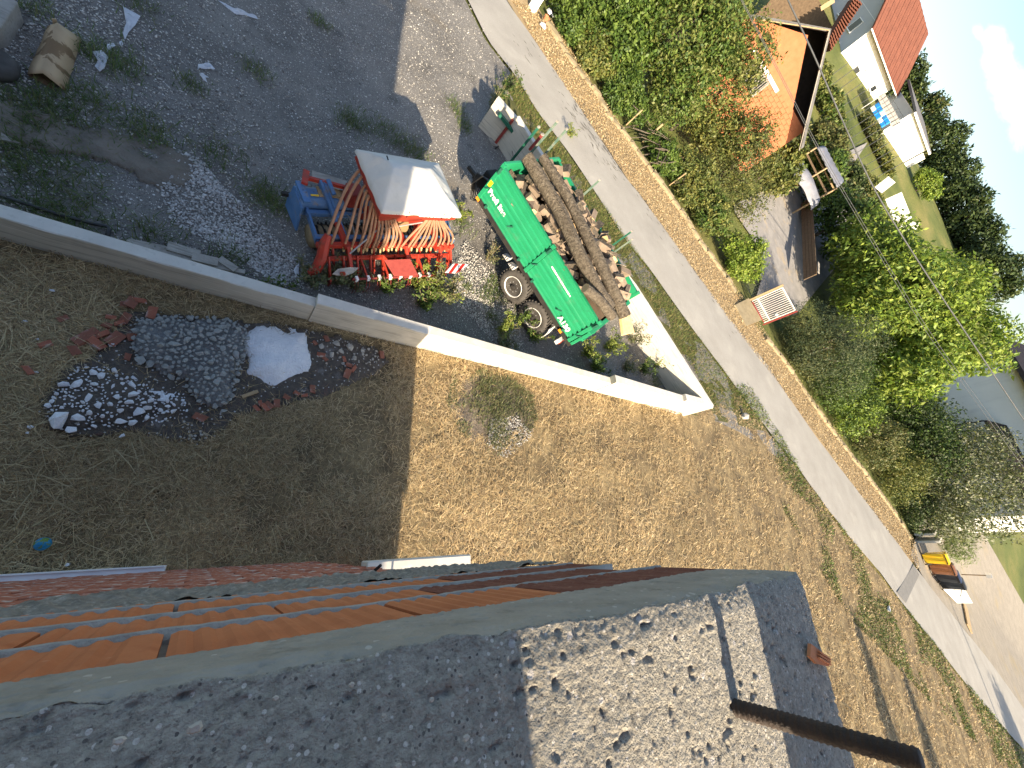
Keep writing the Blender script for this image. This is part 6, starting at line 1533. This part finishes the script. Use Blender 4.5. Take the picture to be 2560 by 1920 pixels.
# brick gable house behind the trees
ap = px_at(2078, 72, 38); ang = math.radians(-41); hw = 4.3
ux = Vector((math.cos(ang), math.sin(ang), 0))
o_ = Vector((ap.x, ap.y, 0)) - ux * hw
bh = empty('brick_house', 'unplastered orange brick house with a gable painted dark for shade behind the trees', 'house', o_, ang)
bw, brf = house_box(bh, 2 * hw, 9, 0.5, 5.3, ap.z - 5.5, .8, 'brick_house', 'roof_grey', 'y')
for sx in (-1, 1):
    MB().beam((hw, -.82, ap.z - .12), (hw + sx * (hw + .8), -.82, 5.3 - .8 * (ap.z - 5.5) / hw - .1), .05, .24, (0, -1, 0)).build('bargeboard', M['wood_grey'] if sx > 0 else M['wood'], brf)
bc = MB(); zz = .6; k = 0
bme = MB().box((0, 0, 0), (.42, .03, .21)).mesh('brick'); bme.materials.append(M['brick_house'])
while zz < 5.2:
    x = .25 + (.22 if k % 2 else 0)
    while x < 2 * hw - .2:
        if x > hw - 2.6 and zz > 2.2: put(bme, 'brick', (x, -.012, zz), bh, (0, 0, 0), False)
        x += .45
    zz += .235; k += 1
wn_ = MB().box((hw - .6, -.03, 4.35), (1.7, .1, 1.1)).build('window', M['wood_grey'], bh); MB().box((hw - .6, -.075, 4.35), (1.5, .02, .95)).build('pane', M['glass'], wn_)
for i in range(10): MB().box((hw - 1.3 + i * .155, -.11, 4.35), (.05, .04, 1.1)).build('grille_bar', M['wood_grey'], wn_)
MB().box((hw - .6, -.05, 5.05), (3.2, .06, .22)).build('lintel', M['plaster_w'], bh)
# red tiled outbuilding wedge between the two houses
ro = empty('tiled_outbuilding', 'small outbuilding with red tiled roof edge between the two houses', 'outbuilding', px_at(2100, 80, 50) * 1.0)
ro.location.z = ztf(ro.location.x, ro.location.y)
q = [px_at(2136, -6, 52), px_at(2155, 8, 52), px_at(2076, 128, 49), px_at(2070, 100, 49)]
mb = MB(); mb.add(q + [v + Vector((1.2, 1.6, -.25)) for v in q], [(0, 1, 2, 3), (7, 6, 5, 4)] + [(i, 4 + i, 4 + (i + 1) % 4, (i + 1) % 4) for i in range(4)]); mb.build('roof', M['roof_red'], ro, True)
for i in range(3):
    for j in range(16):
        a_, b_ = q[0].lerp(q[1], (i + .5) / 3), q[3].lerp(q[2], (i + .5) / 3); p = a_.lerp(b_, (j + .5) / 16); MB().box(p + Vector((-.05, -.06, .04)), (.34, .36, .06), ang).build('tile', M['roof_red'], ro, True)
p = px_at(2085, 30, 54); MB().box((p.x, p.y + 2, p.z - 3), (6, 5, 5), ang).build('wall', M['wood_dark'], ro, True)  # dark box standing in for the shade inside the opening
MB().beam(px_at(2052, 22, 46), px_at(2086, 0, 46), .25, .3).build('timber', M['wood'], ro, True)
# white garage with flat grey roof
g0 = px_at(2247, 303, 85); ga = empty('white_garage', 'long low white garage with a sloping grey roof on the hill', 'garage', (g0.x, g0.y, 0), math.radians(-6))
MB().box((4.2, 2.6, 10.6), (8.4, 5.2, 6.0)).build('wall', M['plaster_w'], ga); MB().box((-.012, 2.6, 11), (.02, 5.1, 5.1)).build('side_shade', M['plaster_grey_shade'], ga)  # thin grey skin paints the shaded end of the white wall
rfg = MB().prism([(-.5, 13.55), (5.6, 14.6), (5.6, 14.85), (-.5, 13.8)], (-.4, 0, 0), (0, 1, 0), (0, 0, 1), (1, 0, 0), 9.4).build('roof', M['roof_grey'], ga); MB().beam((-.4, -.5, 13.6), (9.0, -.5, 13.6), .12, .2).build('gutter', M['white'], rfg)
for x in (1.6, 5.2):
    f = MB().box((x, -.03, 12.2), (1.9, .06, 1.9)).build('garage_door', M['white'], ga)
MB().box((9.3, .1, 10.8), (1.4, .25, 4.6)).build('pillar', M['plaster_w'], ga)
cp = empty('carport', 'open carport with pale corrugated panel between white house and garage', 'carport', px_at(2225, 270, 82)); cp.location.z = ztf(cp.location.x, cp.location.y)
q = [px_at(2197, 243, 78), px_at(2212, 232, 82), px_at(2252, 306, 82), px_at(2232, 316, 78)]
mb = MB(); mb.add(q + [v - Vector((0, 0, .12)) for v in q], [(0, 1, 2, 3), (7, 6, 5, 4)] + [(i, 4 + i, 4 + (i + 1) % 4, (i + 1) % 4) for i in range(4)]); mb.build('roof_panel', M['stone_beige'], cp, True)
for i in range(9): a_, b_ = q[0].lerp(q[3], i / 8), q[1].lerp(q[2], i / 8); MB().beam(a_ + Vector((0, 0, .03)), b_ + Vector((0, 0, .03)), .1, .06).build('corrugation', M['wood_grey'], cp, True)
for v in q: MB().tube([v, Vector((v.x, v.y, ztf(v.x, v.y)))], .06, 6).build('post', M['steel'], cp, True)
bcx = empty('blue_crates', 'bright blue stacked crates under the carport', 'crates', px_at(2200, 285, 72)); c = px_at(2203, 287, 72)
dirv = (px_at(2215, 300, 72) - px_at(2192, 262, 72)).normalized()
for i in range(5):
    for j in range(2): p = c + dirv * ((i - 2) * .55) + Vector((0, 0, -.3 + j * .42)); MB().box(p, (.5, .5, .38), .3).build('crate', M['blue_bright' if (i + j) % 3 else 'white'], bcx, True, bevel=.02)
# fence of thin posts on the slope below the house
fc = empty('wire_fence', 'thin dark posts and wires of a fence below the white house', 'fence', px_at(2160, 190, 68)); pl = []
fc.location.z = ztf(fc.location.x, fc.location.y)
for i in range(15):
    t = i / 14; b = px_at(2130 + 150 * t, 150 + 250 * t, 66); tp = px_at(2130 + 150 * t + 30, 150 + 250 * t - 22, 66); b = Vector((tp.x, tp.y, ztf(tp.x, tp.y))); MB().tube([b, tp], .035, 5).build('post', M['wire'], fc, True); pl.append(tp)
for dz in (0, -.6): MB().tube([v + Vector((0, 0, dz)) for v in pl], .012, 4).build('wire', M['wire'], fc, True)
# white concrete wall pieces on the slope
for k, (a, b, r, lab) in enumerate([((2252, 480), (2278, 545), 62, 'long pale garden wall piece above the walnut tree'), ((2222, 445), (2240, 460), 62, 'small white block beside the meadow'), ((2285, 570), (2300, 545), 60, 'pale square pillar end of the garden wall')]):
    p, q_ = px_at(*a, r), px_at(*b, r); ww = empty('garden_wall', lab, 'wall', p); ww.location.z = p.z - 1; MB().beam(p + Vector((0, 0, -.6)), q_ + Vector((0, 0, -.6)), .4, 1.3).build('block', M['plaster_w'], ww, True)
# shed with sheet-metal roof
q = [px_at(2042, 368, 44), px_at(2062, 372, 47), px_at(2106, 450, 47), px_at(2093, 470, 44)]
sh = empty('metal_shed', 'open timber shed with a curved sheet-metal roof', 'shed', px_at(2070, 440, 45)); sh.location.z = ztf(sh.location.x, sh.location.y)
mb = MB(); n = 14; V = []
for i in range(n + 1):
    for j in range(5):
        a_, b_ = q[0].lerp(q[3], i / n), q[1].lerp(q[2], i / n); p = a_.lerp(b_, j / 4) + Vector((0, 0, .25 * math.sin(j / 4 * math.pi) + .04 * (i % 2))); V.append(p)
o = link('roof', npmesh('roof', [tuple(v) for v in V], gridfaces(n + 1, 5)), M['roof_metal'], sh, True); s_ = o.modifiers.new('thick', 'SOLIDIFY'); s_.thickness = .05
for v in (q[0], q[3], q[1], q[2], q[0].lerp(q[3], .5)): MB().tube([v, Vector((v.x, v.y, ztf(v.x, v.y) - .2))], .08, 6).build('post', M['wood'], sh, True)
for f in (.35, .6): MB().beam(q[0] + Vector((0, 0, -2 * f)), q[3] + Vector((0, 0, -2 * f)), .08, .12).build('rail', M['wood_dark'], sh, True)
MB().beam(q[0].lerp(q[1], .3) + Vector((0, 0, -.35)), q[3].lerp(q[2], .3) + Vector((0, 0, -.35)), .25, .1).build('shelf', M['wood'], sh, True)
tp_ = empty('dark_tarpaulin', 'dark blue-grey tarpaulin draped beside the shed', 'tarpaulin', px_at(2015, 450, 43)); c = px_at(2018, 440, 43); V = []
for i in range(14):
    for j in range(10): x, y = (i / 13 - .5) * 2, (j / 9 - .5) * 2; V.append((c.x + x * 1.7, c.y - x * 1.2 + y * .8, c.z - .6 + .8 * max(0, 1 - y * y) ** .5 - .25 * abs(x) + .15 * float(vnoise(i * .6, j * .6, 6))))
link('sheet', npmesh('sheet', V, gridfaces(14, 10)), M['roof_metal'], tp_, True, True)
# beige house at the right edge
r0, r1 = px_at(2405, 900, 62), px_at(2560, 1110, 58); f0 = Vector((r0.x, r0.y, 0)); f1 = Vector((r1.x, r1.y - 6, 0)); an = math.atan2(f1.y - f0.y, f1.x - f0.x)
bg_ = empty('beige_house', 'plain beige house wall with dark eaves at the right edge', 'house', f0, an); ln = (f1 - f0).length
MB().box((ln / 2, 5, 5.2), (ln, 10, 9.6)).build('wall', M['plaster_b'], bg_)
MB().box((1.2, -.2, 9.95), (.02, .02, .02)).build('roof_hook', M['brown_trim_and_shade'], bg_)
MB().prism([(-1.0, 9.75), (6, 12.2), (6, 12.5), (-1.0, 10.05)], (-.9, 0, 0), (0, 1, 0), (0, 0, 1), (1, 0, 0), ln + 2).build('roof', M['brown_trim_and_shade'], bg_)
MB().beam((-.9, -1.05, 9.85), (ln, -1.05, 9.85), .18, .3).build('fascia', M['brown_trim_and_shade'], bg_); MB().box((.3, -.03, 9.3), (.5, .05, .5)).build('brick_patch', M['red_plate'], bg_)
pr_ = MB().prism([(-2.6, 6.3), (0, 7.3), (0, 7.5), (-2.6, 6.5)], (ln * .48, 0, 0), (0, 1, 0), (0, 0, 1), (1, 0, 0), ln * .5).build('porch_roof', M['brown_trim_and_shade'], bg_)
MB().tube([(ln * .48, -2.5, 6.3), (ln * .46, -1.6, 6.2), (ln * .45, -.9, 5.7), (ln * .43, -.15, 5.5), (ln * .43, -.1, 1.5)], .07, 8).build('downpipe', M['brown_trim_and_shade'], bg_)

# ------------------------------------------------------------------ bins
def wheelie(label, pos, rz, body, lid, sc=1.0):
    e = empty('wheelie_bin', label, 'waste bin', pos, rz, 'waste bins by the road'); h = 1.12 * sc; w = .31 * sc; d = .36 * sc
    mb = MB(); V = []
    for z, k in ((.06, .78), (.10, .8), (h * .9, .98), (h * .93, 1.06), (h * .97, 1.06)): V += [(-d * k, -w * k, z), (d * k, -w * k, z), (d * k, w * k, z), (-d * k, w * k, z)]
    Fc = [(3, 2, 1, 0)] + [(i * 4 + j, i * 4 + (j + 1) % 4, i * 4 + 4 + (j + 1) % 4, i * 4 + 4 + j) for i in range(4) for j in range(4)] + [(16, 17, 18, 19)]
    mb.add(V, Fc); mb.build('body', M[body], e, bevel=.015)
    for s in (-1, 1): MB().beam((-d * .9, s * w * .45, .2), (-d * 1.0, s * w * .45, h * .85), .04, .03, (-1, 0, 0)).build('rib', M[body], e)
    mb = MB(); V = [(-d * 1.12, -w * 1.1, h), (d * 1.1, -w * 1.1, h), (d * 1.1, w * 1.1, h), (-d * 1.12, w * 1.1, h), (-d * .9, -w * .85, h + .09), (d * .8, -w * .85, h + .06), (d * .8, w * .85, h + .06), (-d * .9, w * .85, h + .09)]
    mb.add([(a, b, c_ - .02) for a, b, c_ in V], [(3, 2, 1, 0), (4, 5, 6, 7)] + [(j, (j + 1) % 4, 4 + (j + 1) % 4, 4 + j) for j in range(4)]); mb.build('lid', M[lid], e, bevel=.015)
    MB().tube([(-d * 1.3, -w * .9, h * .96), (-d * 1.3, w * .9, h * .96)], .022, 6).build('handle', M['black'], e)
    for s in (-1, 1):
        MB().beam((-d * 1.05, s * w * .85, h * .93), (-d * 1.3, s * w * .85, h * .96), .04, .03).build('handle_arm', M['black'], e)
        wl_ = MB().lathe([(-.03, .08), (-.03, .12), (.03, .12), (.03, .08)], (-d * .85, s * (w + .02), .12), (0, 1, 0), 16).build('wheel', M['rubber'], e); MB().lathe([(-.032, .03), (.032, .03)], (-d * .85, s * (w + .02), .12), (0, 1, 0), 10).build('hubcap', M['steel'], wl_)
    return e
BZ = math.radians(8)
p0 = at(2299, 1396); p3 = at(2350, 1472)
for k, (t, body, lid, lab) in enumerate([(.05, 'yellow', 'yellow', 'bright yellow wheelie bin, nearest the concrete stub'), (.40, 'bin_brown', 'bin_brown', 'brown wheelie bin between the yellow and the black ones'), (.64, 'bin_black', 'bin_blue', 'black wheelie bin with a blue lid next to the brown one'), (.88, 'bin_black', 'bin_black', 'black wheelie bin at the road end of the row')]):
    p = p0.lerp(p3, t) + Vector((1.0, .1, .03)); wheelie(lab, p, BZ, body, lid, 1.22)
stb = empty('concrete_bay', 'cream concrete stub wall left of the yellow bin', 'wall', at(2290, 1360)); p = at(2292, 1358) + Vector((1.0, .2, 0))
MB().box((p.x, p.y, .65), (1.7, .18, 1.35), BZ).build('side_slab', M['wall_top'], stb, True, bevel=.02); MB().box((p.x + .1, p.y + .55, .6), (1.6, .18, 1.2), BZ).build('rear_slab', M['wall_top'], stb, True, bevel=.02)
pd = empty('carved_stone', 'pale stone panel with a carved triangle lying right of the bins', 'panel', at(2390, 1490)); q = [at(2364, 1473, .5), at(2412, 1473, .5), at(2432, 1508, .3), at(2398, 1508, .3)]
mb = MB(); mb.add(q + [v - Vector((0, 0, .12)) for v in q], [(0, 1, 2, 3), (7, 6, 5, 4)] + [(i, 4 + i, 4 + (i + 1) % 4, (i + 1) % 4) for i in range(4)]); mb.build('slab', M['plaster_w'], pd, True)
t3 = [q[0].lerp(q[1], .35) + Vector((0, 0, .03)), q[0].lerp(q[1], .8) + Vector((0, 0, .03)), q[3].lerp(q[2], .3).lerp(q[0].lerp(q[1], .5), .45) + Vector((0, 0, .03))]
for i in range(3): MB().beam(t3[i], t3[(i + 1) % 3], .08, .03).build('carving', M['stone_beige'], pd, True)
plk = empty('plank', 'long reddish plank lying on the gravel right of the bins', 'plank', at(2415, 1520)); MB().beam(at(2412, 1510, .1), at(2424, 1572, .1), .9, .08).build('board', M['wood'], plk, True)
mbx = empty('mailbox', 'small grey mailbox on its post behind the bins', 'mailbox', at(2400, 1440)); p = at(2398, 1455) + Vector((3, .4, 0)); MB().tube([p, p + Vector((0, 0, 1.7))], .05, 6).build('post', M['wood_dark'], mbx, True); MB().box(p + Vector((0, 0, 1.85)), (.5, .3, .35), .3).build('box', M['steel'], mbx, True)

# ------------------------------------------------------------------ overhead cables
def cable(label, pts, r, s_const):
    e = empty('overhead_cable', label, 'cable', (0, 0, 0)); P = []
    for (x, y) in pts:
        d = ROT @ np.array([x - 1280.0, y - 960.0, F_PX]); d /= math.hypot(d[0], d[1]); rr_ = s_const / (.52 * d[0] + .85 * d[1]); P.append(Vector((d[0] * rr_, d[1] * rr_, CAMH + d[2] * rr_)))
    a, b = P[0], P[-1]; P = [a + (a - P[1]) * 1.2] + P + [b + (b - P[-2]) * .6]; Q = []
    for i in range(len(P) - 1):
        p_, q_ = P[max(i - 1, 0)], P[min(i + 2, len(P) - 1)]
        for k in range(8):
            t = k / 8; a0, a1 = P[i], P[i + 1]
            Q.append(.5 * ((2 * a0) + (a1 - p_) * t + (2 * p_ - 5 * a0 + 4 * a1 - q_) * t * t + (-p_ + 3 * a0 - 3 * a1 + q_) * t ** 3))
    e.location = Q[0]; MB().tube(Q, r, 6).build('cable', M['wire'], e, True, True)
cable('thick dark overhead cable crossing the gardens', [(1970, 0), (2040, 150), (2110, 310), (2190, 480), (2300, 660), (2440, 870), (2560, 1050)], .032, 24)
cable('thin overhead wire below the thick cable, the left of a pair', [(1950, 190), (2040, 365), (2135, 530), (2300, 805), (2440, 1005), (2560, 1170)], .012, 25)
cable('thin overhead wire below the thick cable, the right of a pair', [(1953, 187), (2044, 362), (2140, 527), (2306, 801), (2447, 1001), (2568, 1164)], .012, 25.3)
